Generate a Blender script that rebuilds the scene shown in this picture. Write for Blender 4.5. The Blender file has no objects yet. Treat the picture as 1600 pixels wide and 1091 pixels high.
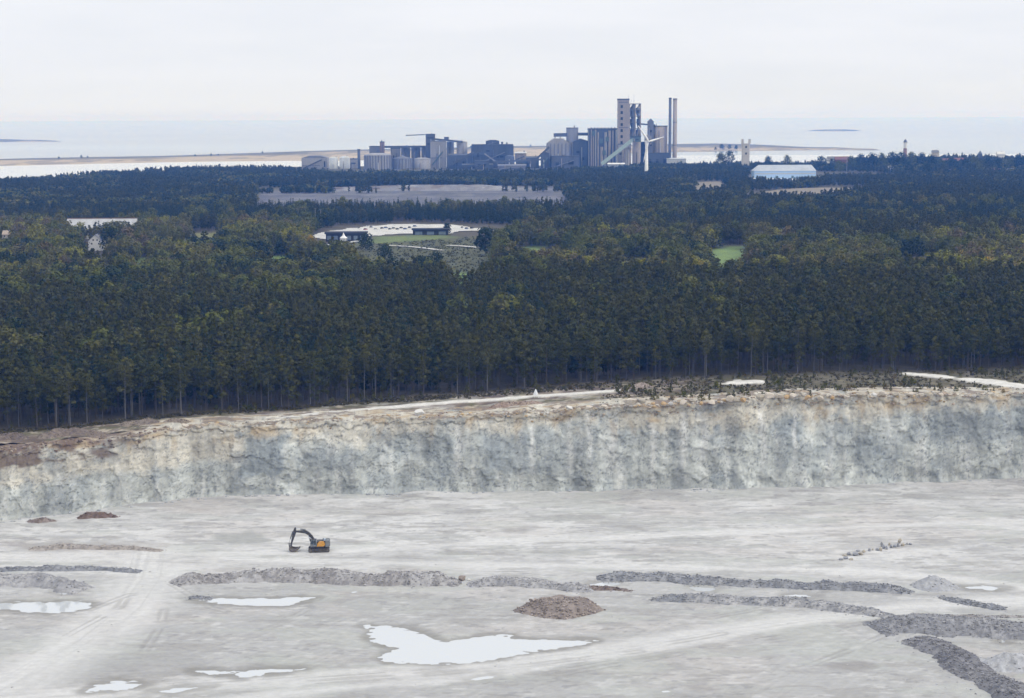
import bpy, math, random
import numpy as np
from mathutils import Matrix, Vector

random.seed(7)
SC = bpy.context.scene
COL = SC.collection

# ------------------------------------------------------------------ camera
F, PW, PH = 2650.0, 1600.0, 1091.0          # focal length and frame, in photograph pixels
HOR = 181.0                                  # true horizon row at the frame's middle
CH = 123.0                                   # camera height above the quarry floor
PITCH = math.atan((PH / 2 - HOR) / F)
RHO = 7.0 / 1600.0
_f = np.array([0, math.cos(PITCH), -math.sin(PITCH)])
_r0 = np.array([1.0, 0, 0])
_u0 = np.array([0, math.sin(PITCH), math.cos(PITCH)])
_r = _r0 * math.cos(RHO) - _u0 * math.sin(RHO)
_u = _r0 * math.sin(RHO) + _u0 * math.cos(RHO)
CP = np.array([0, 0, CH])
cam_d = bpy.data.cameras.new('camera')
cam = bpy.data.objects.new('camera', cam_d)
COL.objects.link(cam)
cam_d.sensor_width = 36.0
cam_d.lens = 36.0 * F / PW
cam_d.clip_start = 1.0
cam_d.clip_end = 200000.0
M4 = Matrix(((_r[0], _u[0], -_f[0], CP[0]), (_r[1], _u[1], -_f[1], CP[1]), (_r[2], _u[2], -_f[2], CP[2]), (0, 0, 0, 1)))
cam.matrix_world = M4
SC.camera = cam

# ------------------------------------------------------------------ sky and sun
SUN_EL, SUN_AZ = math.radians(38), math.radians(112)      # azimuth clockwise from the view direction: off to the right, a little behind
W_ = bpy.data.worlds.new('World')
SC.world = W_
W_.use_nodes = True
nt = W_.node_tree
bg = nt.nodes['Background']
sky = nt.nodes.new('ShaderNodeTexSky')
sky.sky_type = 'NISHITA'
sky.sun_disc = False
sky.sun_elevation = SUN_EL
sky.sun_rotation = SUN_AZ
tc = nt.nodes.new('ShaderNodeTexCoord')
mp = nt.nodes.new('ShaderNodeMapping')
mp.inputs['Scale'].default_value = (3.0, 3.0, 22.0)
nz = nt.nodes.new('ShaderNodeTexNoise')
nz.inputs['Scale'].default_value = 2.2
nz.inputs['Detail'].default_value = 6
nz.inputs['Roughness'].default_value = 0.55
rp = nt.nodes.new('ShaderNodeValToRGB')
rp.color_ramp.elements[0].position = 0.36
rp.color_ramp.elements[0].color = (8.35, 8.5, 8.65, 1)
rp.color_ramp.elements[1].position = 0.62
rp.color_ramp.elements[1].color = (8.8, 8.87, 8.95, 1)
mx = nt.nodes.new('ShaderNodeMix')
mx.data_type = 'RGBA'
mx.inputs['Factor'].default_value = 0.985                  # a closed cloud deck over the blue sky
nt.links.new(tc.outputs['Generated'], mp.inputs['Vector'])
nt.links.new(mp.outputs['Vector'], nz.inputs['Vector'])
nt.links.new(nz.outputs['Fac'], rp.inputs['Fac'])
nt.links.new(sky.outputs['Color'], mx.inputs['A'])
# an overcast deck is brighter overhead than at the horizon
sx = nt.nodes.new('ShaderNodeSeparateXYZ'); nt.links.new(tc.outputs['Generated'], sx.inputs['Vector'])
mr = nt.nodes.new('ShaderNodeMapRange'); mr.inputs['To Min'].default_value = 1.0; mr.inputs['To Max'].default_value = 1.65
nt.links.new(sx.outputs['Z'], mr.inputs['Value'])
vm = nt.nodes.new('ShaderNodeVectorMath'); vm.operation = 'SCALE'
hr = nt.nodes.new('ShaderNodeMapRange'); hr.inputs['From Min'].default_value = 0.06; hr.inputs['From Max'].default_value = 0.3
nt.links.new(sx.outputs['Z'], hr.inputs['Value'])
hm_ = nt.nodes.new('ShaderNodeMix'); hm_.data_type = 'RGBA'
hm_.inputs['A'].default_value = (.985, 1.0, 1.05, 1); hm_.inputs['B'].default_value = (.98, 1, 1.045, 1)
nt.links.new(hr.outputs['Result'], hm_.inputs['Factor'])
hv = nt.nodes.new('ShaderNodeVectorMath'); hv.operation = 'MULTIPLY'
nt.links.new(rp.outputs['Color'], hv.inputs[0]); nt.links.new(hm_.outputs['Result'], hv.inputs[1])
nt.links.new(hv.outputs['Vector'], vm.inputs[0]); nt.links.new(mr.outputs['Result'], vm.inputs['Scale'])
nt.links.new(vm.outputs['Vector'], mx.inputs['B'])
nt.links.new(mx.outputs['Result'], bg.inputs['Color'])
bg.inputs['Strength'].default_value = 0.1

sd = bpy.data.lights.new('sun', 'SUN')
sd.energy = 1.25
sd.angle = math.radians(14)
sd.color = (1.0, 0.95, 0.88)
so = bpy.data.objects.new('sun', sd)
COL.objects.link(so)
sv = Vector((math.sin(SUN_AZ) * math.cos(SUN_EL), math.cos(SUN_AZ) * math.cos(SUN_EL), math.sin(SUN_EL)))
so.rotation_euler = (-sv).to_track_quat('-Z', 'Y').to_euler()
so.location = (0, 0, 300)

SC.view_settings.view_transform = 'Standard'
SC.view_settings.look = 'None'
SC.view_settings.exposure = 0.0
SC.view_settings.gamma = 1.0
SC.render.engine = 'CYCLES'
cy = SC.cycles
cy.max_bounces = 6
cy.diffuse_bounces = 3
cy.glossy_bounces = 3
cy.transmission_bounces = 3
cy.volume_bounces = 2
cy.transparent_max_bounces = 8
cy.use_denoising = True
cy.caustics_reflective = False
cy.caustics_refractive = False

# ------------------------------------------------------------------ surveying: photograph pixels <-> world metres
def rays(px, py):
    px = np.asarray(px, float); py = np.asarray(py, float)
    return _f + np.multiply.outer((px - PW / 2) / F, _r) + np.multiply.outer((PH / 2 - py) / F, _u)

def at_z(px, py, z=0.0):
    d = rays(px, py)
    t = (np.asarray(z) - CH) / d[..., 2]
    return CP + d * t[..., None]

def at_y(px, py, Y):
    d = rays(px, py)
    t = np.asarray(Y, float) / d[..., 1]
    return CP + d * (t[..., None] if np.ndim(t) else t)

def proj(x, y, z):
    p = np.stack([np.asarray(x, float), np.asarray(y, float), np.asarray(z, float) - CH], -1)
    w = p @ _f
    return PW / 2 + F * (p @ _r) / w, PH / 2 - F * (p @ _u) / w

def ppm(Y):
    return F / Y

# ------------------------------------------------------------------ noise
def _hash(ix, iy, iz, seed):
    h = (ix.astype(np.int64) * 374761393 + iy.astype(np.int64) * 668265263 + iz.astype(np.int64) * 2147483647 + seed * 974634511) & 0xFFFFFFFF
    h = ((h ^ (h >> 13)) * 1274126177) & 0xFFFFFFFF
    h = (h ^ (h >> 16)) & 0xFFFFFFFF
    return h / 4294967295.0

def vnoise(x, y, seed=0):
    x = np.asarray(x, float); y = np.asarray(y, float)
    ix = np.floor(x); iy = np.floor(y)
    fx = x - ix; fy = y - iy
    fx = fx * fx * fx * (fx * (fx * 6 - 15) + 10); fy = fy * fy * fy * (fy * (fy * 6 - 15) + 10)
    z = np.zeros_like(ix)
    a = _hash(ix, iy, z, seed); b = _hash(ix + 1, iy, z, seed)
    c = _hash(ix, iy + 1, z, seed); d = _hash(ix + 1, iy + 1, z, seed)
    return (a * (1 - fx) + b * fx) * (1 - fy) + (c * (1 - fx) + d * fx) * fy

def fbm(x, y, seed=0, octs=4, gain=0.5):
    s = 0; a = 1.0; t = 0
    for k in range(octs):
        s = s + a * vnoise(x * 2 ** k + 17.3 * k, y * 2 ** k - 9.1 * k, seed + k)
        t += a; a *= gain
    return s / t

def cells(x, y, seed=0):
    return _hash(np.floor(x), np.floor(y), np.zeros_like(np.asarray(x, float)), seed)

def sstep(a, b, x):
    t = np.clip((np.asarray(x, float) - a) / (b - a), 0, 1)
    return t * t * (3 - 2 * t)

def seg_dist(X, Y, poly, closed=False):
    """distance to a polyline, and the signed distance across it for the nearest segment"""
    pts = list(poly) + ([poly[0]] if closed else [])
    best = np.full(np.shape(X), 1e9); sgn = np.zeros(np.shape(X)); along = np.zeros(np.shape(X)); acc = 0
    for (ax, ay), (bx, by) in zip(pts[:-1], pts[1:]):
        L2 = (bx - ax) ** 2 + (by - ay) ** 2 + 1e-9
        t = np.clip(((X - ax) * (bx - ax) + (Y - ay) * (by - ay)) / L2, 0, 1)
        d = np.hypot(X - ax - t * (bx - ax), Y - ay - t * (by - ay))
        m = d < best
        cr = ((bx - ax) * (Y - ay) - (by - ay) * (X - ax)) / math.sqrt(L2)
        best = np.where(m, d, best); sgn = np.where(m, cr, sgn); along = np.where(m, acc + t * math.sqrt(L2), along)
        acc += math.sqrt(L2)
    return best, sgn, along

def inside(X, Y, poly):
    X = np.asarray(X, float); Y = np.asarray(Y, float)
    r = np.zeros(X.shape, bool)
    n = len(poly); j = n - 1
    for i in range(n):
        xi, yi = poly[i]; xj, yj = poly[j]
        c = ((yi > Y) != (yj > Y)) & (X < (xj - xi) * (Y - yi) / (yj - yi + 1e-12) + xi)
        r ^= c
        j = i
    return r

def sdf(X, Y, poly):
    d, _, _ = seg_dist(X, Y, poly, True)
    return np.where(inside(X, Y, poly), -d, d)

# ------------------------------------------------------------------ mesh helpers
class MB:
    def __init__(self): self.v = []; self.f = []
    def add(self, vs, fs):
        n = len(self.v); self.v += [tuple(p) for p in vs]; self.f += [tuple(i + n for i in q) for q in fs]
    def box(self, x0, x1, y0, y1, z0, z1):
        self.add([(x0, y0, z0), (x1, y0, z0), (x1, y1, z0), (x0, y1, z0), (x0, y0, z1), (x1, y0, z1), (x1, y1, z1), (x0, y1, z1)],
                 [(0, 3, 2, 1), (4, 5, 6, 7), (0, 1, 5, 4), (1, 2, 6, 5), (2, 3, 7, 6), (3, 0, 4, 7)])
    def tube(self, p0, p1, r0, r1=None, n=10, cap=True):
        r1 = r0 if r1 is None else r1
        p0 = Vector(p0); p1 = Vector(p1); q = (p1 - p0).to_track_quat('Z', 'Y')
        vs = []
        for p, r in ((p0, r0), (p1, r1)):
            for k in range(n):
                a = 2 * math.pi * k / n
                vs.append(p + q @ Vector((r * math.cos(a), r * math.sin(a), 0)))
        fs = [(k, (k + 1) % n, n + (k + 1) % n, n + k) for k in range(n)]
        if cap: fs += [tuple(range(n - 1, -1, -1)), tuple(range(n, 2 * n))]
        self.add(vs, fs)
    def lathe(self, cx, cy, prof, n=24):
        vs = []
        for r, z in prof:
            for k in range(n):
                a = 2 * math.pi * k / n
                vs.append((cx + r * math.cos(a), cy + r * math.sin(a), z))
        fs = []
        for i in range(len(prof) - 1):
            for k in range(n):
                fs.append((i * n + k, i * n + (k + 1) % n, (i + 1) * n + (k + 1) % n, (i + 1) * n + k))
        fs.append(tuple(range((len(prof) - 1) * n, len(prof) * n)))
        self.add(vs, fs)
    def prism_xz(self, poly, y0, y1):
        n = len(poly)
        vs = [(x, y0, z) for x, z in poly] + [(x, y1, z) for x, z in poly]
        self.add(vs, [tuple(range(n)), tuple(range(2 * n - 1, n - 1, -1))] + [(i, n + i, n + (i + 1) % n, (i + 1) % n) for i in range(n)])
    def prism_yz(self, poly, x0, x1):
        n = len(poly)
        vs = [(x0, y, z) for y, z in poly] + [(x1, y, z) for y, z in poly]
        self.add(vs, [tuple(range(n - 1, -1, -1)), tuple(range(n, 2 * n))] + [((i + 1) % n, n + (i + 1) % n, n + i, i) for i in range(n)])
    def beam(self, p0, p1, w, h):
        """rectangular beam between two points"""
        p0 = Vector(p0); p1 = Vector(p1); d = (p1 - p0).normalized()
        s = d.cross(Vector((0, 0, 1)))
        s = s.normalized() if s.length > 1e-3 else Vector((1, 0, 0))
        t = s.cross(d)
        vs = []
        for p in (p0, p1):
            for a, b in ((-1, -1), (1, -1), (1, 1), (-1, 1)):
                vs.append(p + s * (a * w / 2) + t * (b * h / 2))
        self.add(vs, [(3, 2, 1, 0), (4, 5, 6, 7), (0, 1, 5, 4), (1, 2, 6, 5), (2, 3, 7, 6), (3, 0, 4, 7)])
    def rock(self, c, r, rnd, flat=0.75):
        vs, fs = ROCKS[rnd.randrange(len(ROCKS))]
        a = rnd.uniform(0, 6.28); ca, sa = math.cos(a), math.sin(a)
        sx, sy, sz = r * rnd.uniform(.75, 1.3), r * rnd.uniform(.75, 1.3), r * flat * rnd.uniform(.7, 1.25)
        self.add([(c[0] + (x * ca - y * sa) * sx, c[1] + (x * sa + y * ca) * sy, c[2] + z * sz) for x, y, z in vs], fs)
    def build(self, name, m, parent=None, smooth=False):
        me = bpy.data.meshes.new(name)
        me.from_pydata(self.v, [], self.f); me.update()
        me.materials.append(m)
        if smooth: me.polygons.foreach_set('use_smooth', [True] * len(me.polygons))
        return link(name, me, parent)

def link(name, me, parent=None):
    o = bpy.data.objects.new(name, me); COL.objects.link(o)
    if parent is not None: o.parent = parent
    return o

def _mk_rocks():
    import bmesh
    out = []
    rnd = random.Random(3)
    for k in range(7):
        bm = bmesh.new(); bmesh.ops.create_icosphere(bm, subdivisions=1, radius=1)
        for v in bm.verts:
            v.co *= rnd.uniform(.72, 1.18)
            for ax, lim in ((0, rnd.uniform(.6, .9)), (2, rnd.uniform(.5, .85))):
                v.co[ax] = max(-lim, min(lim, v.co[ax]))
        bm.verts.index_update()
        out.append(([tuple(v.co) for v in bm.verts], [tuple(v.index for v in f.verts) for f in bm.faces]))
        bm.free()
    return out
ROCKS = _mk_rocks()

def grid_mesh(name, X, Y, Z, m, attrs=None, cols=None, smooth=True):
    """X, Y, Z are (rows, columns); attrs are float point attributes, cols are colour attributes"""
    R, C = X.shape
    me = bpy.data.meshes.new(name)
    me.vertices.add(R * C)
    me.vertices.foreach_set('co', np.stack([X, Y, Z], -1).astype(np.float32).ravel())
    i = np.arange(R * C).reshape(R, C)
    q = np.stack([i[:-1, :-1], i[:-1, 1:], i[1:, 1:], i[1:, :-1]], -1).reshape(-1, 4)
    me.loops.add(q.size); me.loops.foreach_set('vertex_index', q.ravel().astype(np.int32))
    me.polygons.add(len(q)); me.polygons.foreach_set('loop_start', (np.arange(len(q)) * 4).astype(np.int32))
    me.update(calc_edges=True); me.validate()
    if smooth: me.polygons.foreach_set('use_smooth', np.ones(len(me.polygons), bool))
    me.materials.append(m)
    for k, a in (attrs or {}).items():
        at = me.attributes.new(k, 'FLOAT', 'POINT'); at.data.foreach_set('value', a.astype(np.float32).ravel())
    for k, a in (cols or {}).items():
        at = me.color_attributes.new(k, 'FLOAT_COLOR', 'POINT')
        full = np.ones((R * C, 4), np.float32); full[:, :3] = a.reshape(-1, 3); at.data.foreach_set('color', full.ravel())
    return link(name, me)

def tag(o, label=None, cat=None, group=None, kind=None):
    if label: o['label'] = label
    if cat: o['category'] = cat
    if group: o['group'] = group
    if kind: o['kind'] = kind
    return o

def empty(name, loc, rz=0.0, label=None, cat=None, group=None):
    o = bpy.data.objects.new(name, None); COL.objects.link(o)
    o.location = loc; o.rotation_euler = (0, 0, rz); o.empty_display_size = 1.0
    return tag(o, label, cat, group)

def copy_tree(o, parent=None):
    c = o.copy(); COL.objects.link(c)
    if parent is not None: c.parent = parent
    for ch in list(o.children): copy_tree(ch, c)
    return c

# ------------------------------------------------------------------ materials
def N(t, kind, **kw):
    n = t.nodes.new(kind)
    for k, v in kw.items():
        if k in n.inputs: n.inputs[k].default_value = v
        else: setattr(n, k, v)
    return n

def mixc(t, fac, a, b, mode='MIX'):
    m = t.nodes.new('ShaderNodeMix'); m.data_type = 'RGBA'; m.blend_type = mode
    for s, v in (('Factor', fac), ('A', a), ('B', b)):
        if hasattr(v, 'node'): t.links.new(v, m.inputs[s])
        elif s == 'Factor': m.inputs[s].default_value = v
        else: m.inputs[s].default_value = (*v, 1) if len(v) == 3 else v
    return m.outputs['Result']

def ramp(t, src, p0, p1, c0=(0, 0, 0), c1=(1, 1, 1)):
    r = t.nodes.new('ShaderNodeValToRGB')
    r.color_ramp.elements[0].position = p0; r.color_ramp.elements[1].position = p1
    r.color_ramp.elements[0].color = (*c0, 1); r.color_ramp.elements[1].color = (*c1, 1)
    t.links.new(src, r.inputs['Fac'])
    return r.outputs['Color']

def mat(name, c, c2=None, scale=0.5, rough=0.85, bump=0.0, streak=False, metallic=0.0, spec=0.3):
    """a mottled procedural surface: two colours mixed by noise in object space"""
    m = bpy.data.materials.new(name); m.use_nodes = True
    t = m.node_tree; b = t.nodes['Principled BSDF']
    b.inputs['Roughness'].default_value = rough; b.inputs['Metallic'].default_value = metallic
    b.inputs['Specular IOR Level'].default_value = spec
    if c2 is None: c2 = tuple(x * 0.78 for x in c)
    tcn = t.nodes.new('ShaderNodeTexCoord'); mpn = t.nodes.new('ShaderNodeMapping')
    mpn.inputs['Scale'].default_value = (1, 1, 0.12) if streak else (1, 1, 1)
    t.links.new(tcn.outputs['Object'], mpn.inputs['Vector'])
    n1 = N(t, 'ShaderNodeTexNoise', Scale=scale, Detail=6.0, Roughness=0.6)
    t.links.new(mpn.outputs['Vector'], n1.inputs['Vector'])
    t.links.new(mixc(t, ramp(t, n1.outputs['Fac'], .35, .68), c, c2), b.inputs['Base Color'])
    if bump:
        bp = N(t, 'ShaderNodeBump', Strength=bump, Distance=0.3)
        t.links.new(n1.outputs['Fac'], bp.inputs['Height']); t.links.new(bp.outputs['Normal'], b.inputs['Normal'])
    return m

def leaf_mat(name, dark, light, transl=0.2):
    m = bpy.data.materials.new(name); m.use_nodes = True
    t = m.node_tree; b = t.nodes['Principled BSDF']
    b.inputs['Roughness'].default_value = 0.75; b.inputs['Specular IOR Level'].default_value = 0.15
    oi = t.nodes.new('ShaderNodeObjectInfo'); gm = t.nodes.new('ShaderNodeNewGeometry')
    n1 = N(t, 'ShaderNodeTexNoise', Scale=0.55, Detail=3.0)
    tcn = t.nodes.new('ShaderNodeTexCoord'); t.links.new(tcn.outputs['Object'], n1.inputs['Vector'])
    base = mixc(t, oi.outputs['Random'], dark, light)
    lo = mixc(t, 1.0, base, (.72, .75, .78), 'MULTIPLY'); hi = mixc(t, 1.0, base, (1.32, 1.28, 1.15), 'MULTIPLY')
    cl = mixc(t, ramp(t, n1.outputs['Fac'], .35, .65), lo, hi)
    col = mixc(t, gm.outputs['Random Per Island'], mixc(t, 1.0, cl, (.88, .89, .9), 'MULTIPLY'), mixc(t, 1.0, cl, (1.12, 1.11, 1.06), 'MULTIPLY'))
    t.links.new(col, b.inputs['Base Color'])
    tr = t.nodes.new('ShaderNodeBsdfTranslucent'); t.links.new(col, tr.inputs['Color'])
    ms = t.nodes.new('ShaderNodeMixShader'); ms.inputs['Fac'].default_value = transl
    t.links.new(b.outputs['BSDF'], ms.inputs[1]); t.links.new(tr.outputs['BSDF'], ms.inputs[2])
    t.links.new(ms.outputs['Shader'], t.nodes['Material Output'].inputs['Surface'])
    return m

def attr_mat(name, rough=0.92, s1=0.25, s2=1.6, amp=0.22, bump=0.4, dist=0.4, stretch=(1, 1, 1)):
    """a surface whose own colour comes from a colour attribute, broken up by two noises"""
    m = bpy.data.materials.new(name); m.use_nodes = True
    t = m.node_tree; b = t.nodes['Principled BSDF']
    b.inputs['Roughness'].default_value = rough; b.inputs['Specular IOR Level'].default_value = 0.2
    at = t.nodes.new('ShaderNodeAttribute'); at.attribute_name = 'col'
    tcn = t.nodes.new('ShaderNodeTexCoord'); mpn = t.nodes.new('ShaderNodeMapping')
    mpn.inputs['Scale'].default_value = stretch
    t.links.new(tcn.outputs['Object'], mpn.inputs['Vector'])
    a = N(t, 'ShaderNodeTexNoise', Scale=s1, Detail=5.0, Roughness=0.6); c = N(t, 'ShaderNodeTexNoise', Scale=s2, Detail=4.0, Roughness=0.65)
    for n in (a, c): t.links.new(mpn.outputs['Vector'], n.inputs['Vector'])
    k = mixc(t, 0.5, a.outputs['Fac'], c.outputs['Fac'])
    g = ramp(t, k, .32, .68, (1 - amp,) * 3, (1 + amp,) * 3)
    t.links.new(mixc(t, 1.0, at.outputs['Color'], g, 'MULTIPLY'), b.inputs['Base Color'])
    if bump:
        bp = N(t, 'ShaderNodeBump', Strength=bump, Distance=dist)
        t.links.new(k, bp.inputs['Height']); t.links.new(bp.outputs['Normal'], b.inputs['Normal'])
    return m

def water_mat(name, c, rough=0.05, bump=0.0, bscale=0.02, ior=1.33):
    m = bpy.data.materials.new(name); m.use_nodes = True
    t = m.node_tree; b = t.nodes['Principled BSDF']
    b.inputs['Base Color'].default_value = (*c, 1); b.inputs['Roughness'].default_value = rough
    b.inputs['IOR'].default_value = ior; b.inputs['Specular IOR Level'].default_value = 0.5
    if bump:
        tcn = t.nodes.new('ShaderNodeTexCoord'); mpn = t.nodes.new('ShaderNodeMapping'); mpn.inputs['Scale'].default_value = (.25, 1, 1)
        t.links.new(tcn.outputs['Object'], mpn.inputs['Vector'])
        n = N(t, 'ShaderNodeTexNoise', Scale=bscale, Detail=6.0, Roughness=0.65); t.links.new(mpn.outputs['Vector'], n.inputs['Vector'])
        bp = N(t, 'ShaderNodeBump', Strength=bump, Distance=1.0); t.links.new(n.outputs['Fac'], bp.inputs['Height']); t.links.new(bp.outputs['Normal'], b.inputs['Normal'])
        n2 = N(t, 'ShaderNodeTexNoise', Scale=bscale * .05, Detail=4.0); t.links.new(mpn.outputs['Vector'], n2.inputs['Vector'])
        t.links.new(mixc(t, ramp(t, n2.outputs['Fac'], .4, .62), c, tuple(x * 1.5 for x in c)), b.inputs['Base Color'])
    return m
# ================================================================== TERRAIN
def poly_z(pts, z=0.0):
    w = at_z([p[0] for p in pts], [p[1] for p in pts], z)
    return [(float(a[0]), float(a[1])) for a in w]

BASE_PX = [(-700, 915), (-300, 860), (0, 820), (60, 810), (190, 796), (300, 783), (420, 776), (550, 776), (700, 772), (850, 771), (1000, 769), (1130, 766), (1300, 761), (1450, 756), (1600, 753), (1900, 747), (2300, 742)]
RIM_PX = [(-700, 770), (-300, 733), (0, 706), (60, 701), (120, 693), (180, 686), (260, 671), (340, 666), (400, 664), (500, 657), (620, 656), (750, 652), (880, 644), (960, 638), (1040, 634), (1100, 630), (1180, 625), (1250, 622), (1400, 618), (1600, 619), (1900, 616), (2300, 614)]
_px = np.linspace(-700, 2300, 601)
_bp = at_z(_px, np.interp(_px, *zip(*BASE_PX)), 0.0)
_ry = np.interp(_px, *zip(*RIM_PX))
_rp = np.stack([at_y(_px[i], _ry[i], _bp[i, 1] + 5.5) for i in range(len(_px))])
U_B = _bp[:, 0] / _bp[:, 1]
U_R = _rp[:, 0] / _rp[:, 1]
def base_y(u): return np.interp(u, U_B, _bp[:, 1])
def rim_y(u): return np.interp(u, U_R, _rp[:, 1])
def rim_z(u): return np.interp(u, U_R, _rp[:, 2])

SEA_Z = 5.0
def land_z(x, y):
    x = np.asarray(x, float); y = np.asarray(y, float)
    u = x / np.maximum(y, 300)
    t = np.clip((y - 600) / (3000 - 600), 0, 1)
    z = rim_z(u) * (1 - t) + 11.0 * t
    z = z + (fbm(x / 180, y / 180, 5, 3) - .5) * 5.0 * sstep(700, 1200, y)
    z = z + 12.0 * sstep(.165, .215, u + .02 * (fbm(x / 300, y / 300, 6, 2) - .5)) * sstep(2900, 3300, y) * (.6 + .6 * fbm(x / 120, y / 120, 7, 3))
    return z

# ---- the quarry floor: one sheet in a fan of columns
FLOOR_ROAD = [poly_z(p) for p in (
    [(-60, 1110), (40, 1060), (130, 1005), (200, 950), (232, 905), (240, 868)],
    [(-200, 869), (0, 868), (240, 869), (520, 862), (700, 852), (900, 843), (1200, 830), (1650, 812)],
    [(-100, 874), (400, 876), (800, 884), (1100, 888), (1400, 897), (1700, 930)],
    [(-50, 1100), (300, 1074), (640, 1050), (900, 1025), (1130, 985), (1400, 948), (1700, 935)],
    [(100, 1120), (500, 1080), (800, 1050), (1010, 1015), (1250, 972), (1420, 955)])]
ROAD_W = [11.0, 3.0, 3.5, 5.0, 3.0]
RUTS = [poly_z(p) for p in (
    [(250, 1091), (480, 1062), (700, 1046), (900, 1030)], [(260, 1098), (490, 1067), (710, 1051), (910, 1034)], [(640, 1091), (860, 1052), (1040, 1020), (1240, 992), (1420, 962)],
    [(655, 1096), (872, 1056), (1052, 1024), (1250, 996)], [(0, 1010), (110, 965), (200, 930), (300, 922), (420, 924)], [(240, 868), (246, 900), (330, 950), (470, 990), (540, 1010)],
    [(520, 866), (760, 860), (1000, 858), (1300, 866), (1560, 880)], [(520, 870), (760, 864), (1000, 862), (1300, 870)], [(700, 850), (820, 838), (1010, 822), (1200, 800), (1420, 786)],
    [(420, 800), (600, 806), (800, 797), (1000, 786)], [(950, 1000), (1080, 972), (1200, 950)], [(1100, 1091), (1240, 1050), (1330, 1015), (1400, 985)], [(30, 880), (200, 876), (420, 879), (640, 884)],
    [(1000, 890), (1200, 894), (1420, 902), (1600, 925)], [(140, 1091), (210, 1040), (250, 980), (262, 930)], [(330, 1020), (440, 975), (520, 930)],
    [(0, 1095), (300, 1067), (560, 1050), (640, 1046)], [(860, 1037), (980, 1015), (1090, 998), (1130, 990)],
    [(1090, 1003), (1145, 992)], [(1250, 1033), (1300, 1022), (1355, 1013), (1420, 1012)], [(600, 1062), (800, 1043), (1000, 1018)],
    [(300, 873), (420, 870), (700, 872)], [(-20, 1062), (60, 1020), (120, 985), (185, 950), (215, 915)], [(500, 925), (530, 945), (560, 958)])]
PUDDLES_PX = [
    ('puddle', [(566, 976), (590, 977), (625, 979), (650, 987), (668, 992), (686, 1001), (700, 1003), (722, 999), (752, 993), (800, 992), (806, 997), (850, 999), (900, 1000), (932, 1001), (905, 1008), (862, 1015), (815, 1021), (775, 1032), (720, 1036), (682, 1038), (640, 1036), (600, 1033), (592, 1026), (620, 1014), (588, 1004), (574, 993), (580, 985)]),
    ('puddle', [(-140, 936), (-40, 940), (0, 942), (70, 940), (125, 939), (149, 942), (140, 950), (110, 957), (60, 957), (0, 953), (-80, 956), (-150, 950)]),
    ('puddle', [(308, 938), (350, 935), (420, 935), (470, 932), (492, 934), (470, 943), (440, 947), (390, 946), (340, 944)]),
    ('puddle', [(300, 1048), (330, 1046), (352, 1050), (400, 1044), (440, 1045), (474, 1046), (440, 1051), (405, 1056), (375, 1059), (360, 1054), (330, 1055)]),
    ('puddle', [(128, 1082), (150, 1070), (180, 1063), (232, 1068), (205, 1076), (170, 1080)]),
    ('puddle', [(240, 1080), (280, 1075), (322, 1073), (290, 1079), (262, 1083)]),
    ('puddle', [(730, 1061), (752, 1057), (778, 1056), (765, 1061), (742, 1064)]),
    ('puddle', [(918, 914), (940, 910), (968, 910), (966, 914), (940, 917)]),
    ('puddle', [(1078, 918), (1095, 917), (1118, 920), (1108, 924), (1086, 923)]),
    ('puddle', [(1224, 931), (1240, 928), (1262, 930), (1282, 933), (1250, 934)]),
    ('puddle', [(1505, 917), (1535, 915), (1578, 918), (1550, 922), (1515, 920)]),
    ('puddle', [(1562, 1000), (1575, 991), (1620, 986), (1640, 994), (1590, 996), (1568, 1004)]),
    ('puddle', [(86, 926), (105, 922), (122, 923), (118, 928), (98, 929)]),
    ('puddle', [(544, 925), (556, 923), (562, 925), (552, 927)]),
    ('puddle', [(1030, 1080), (1045, 1078), (1050, 1081), (1036, 1083)])]
PUDDLES = [(n, poly_z(p)) for n, p in PUDDLES_PX]

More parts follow.
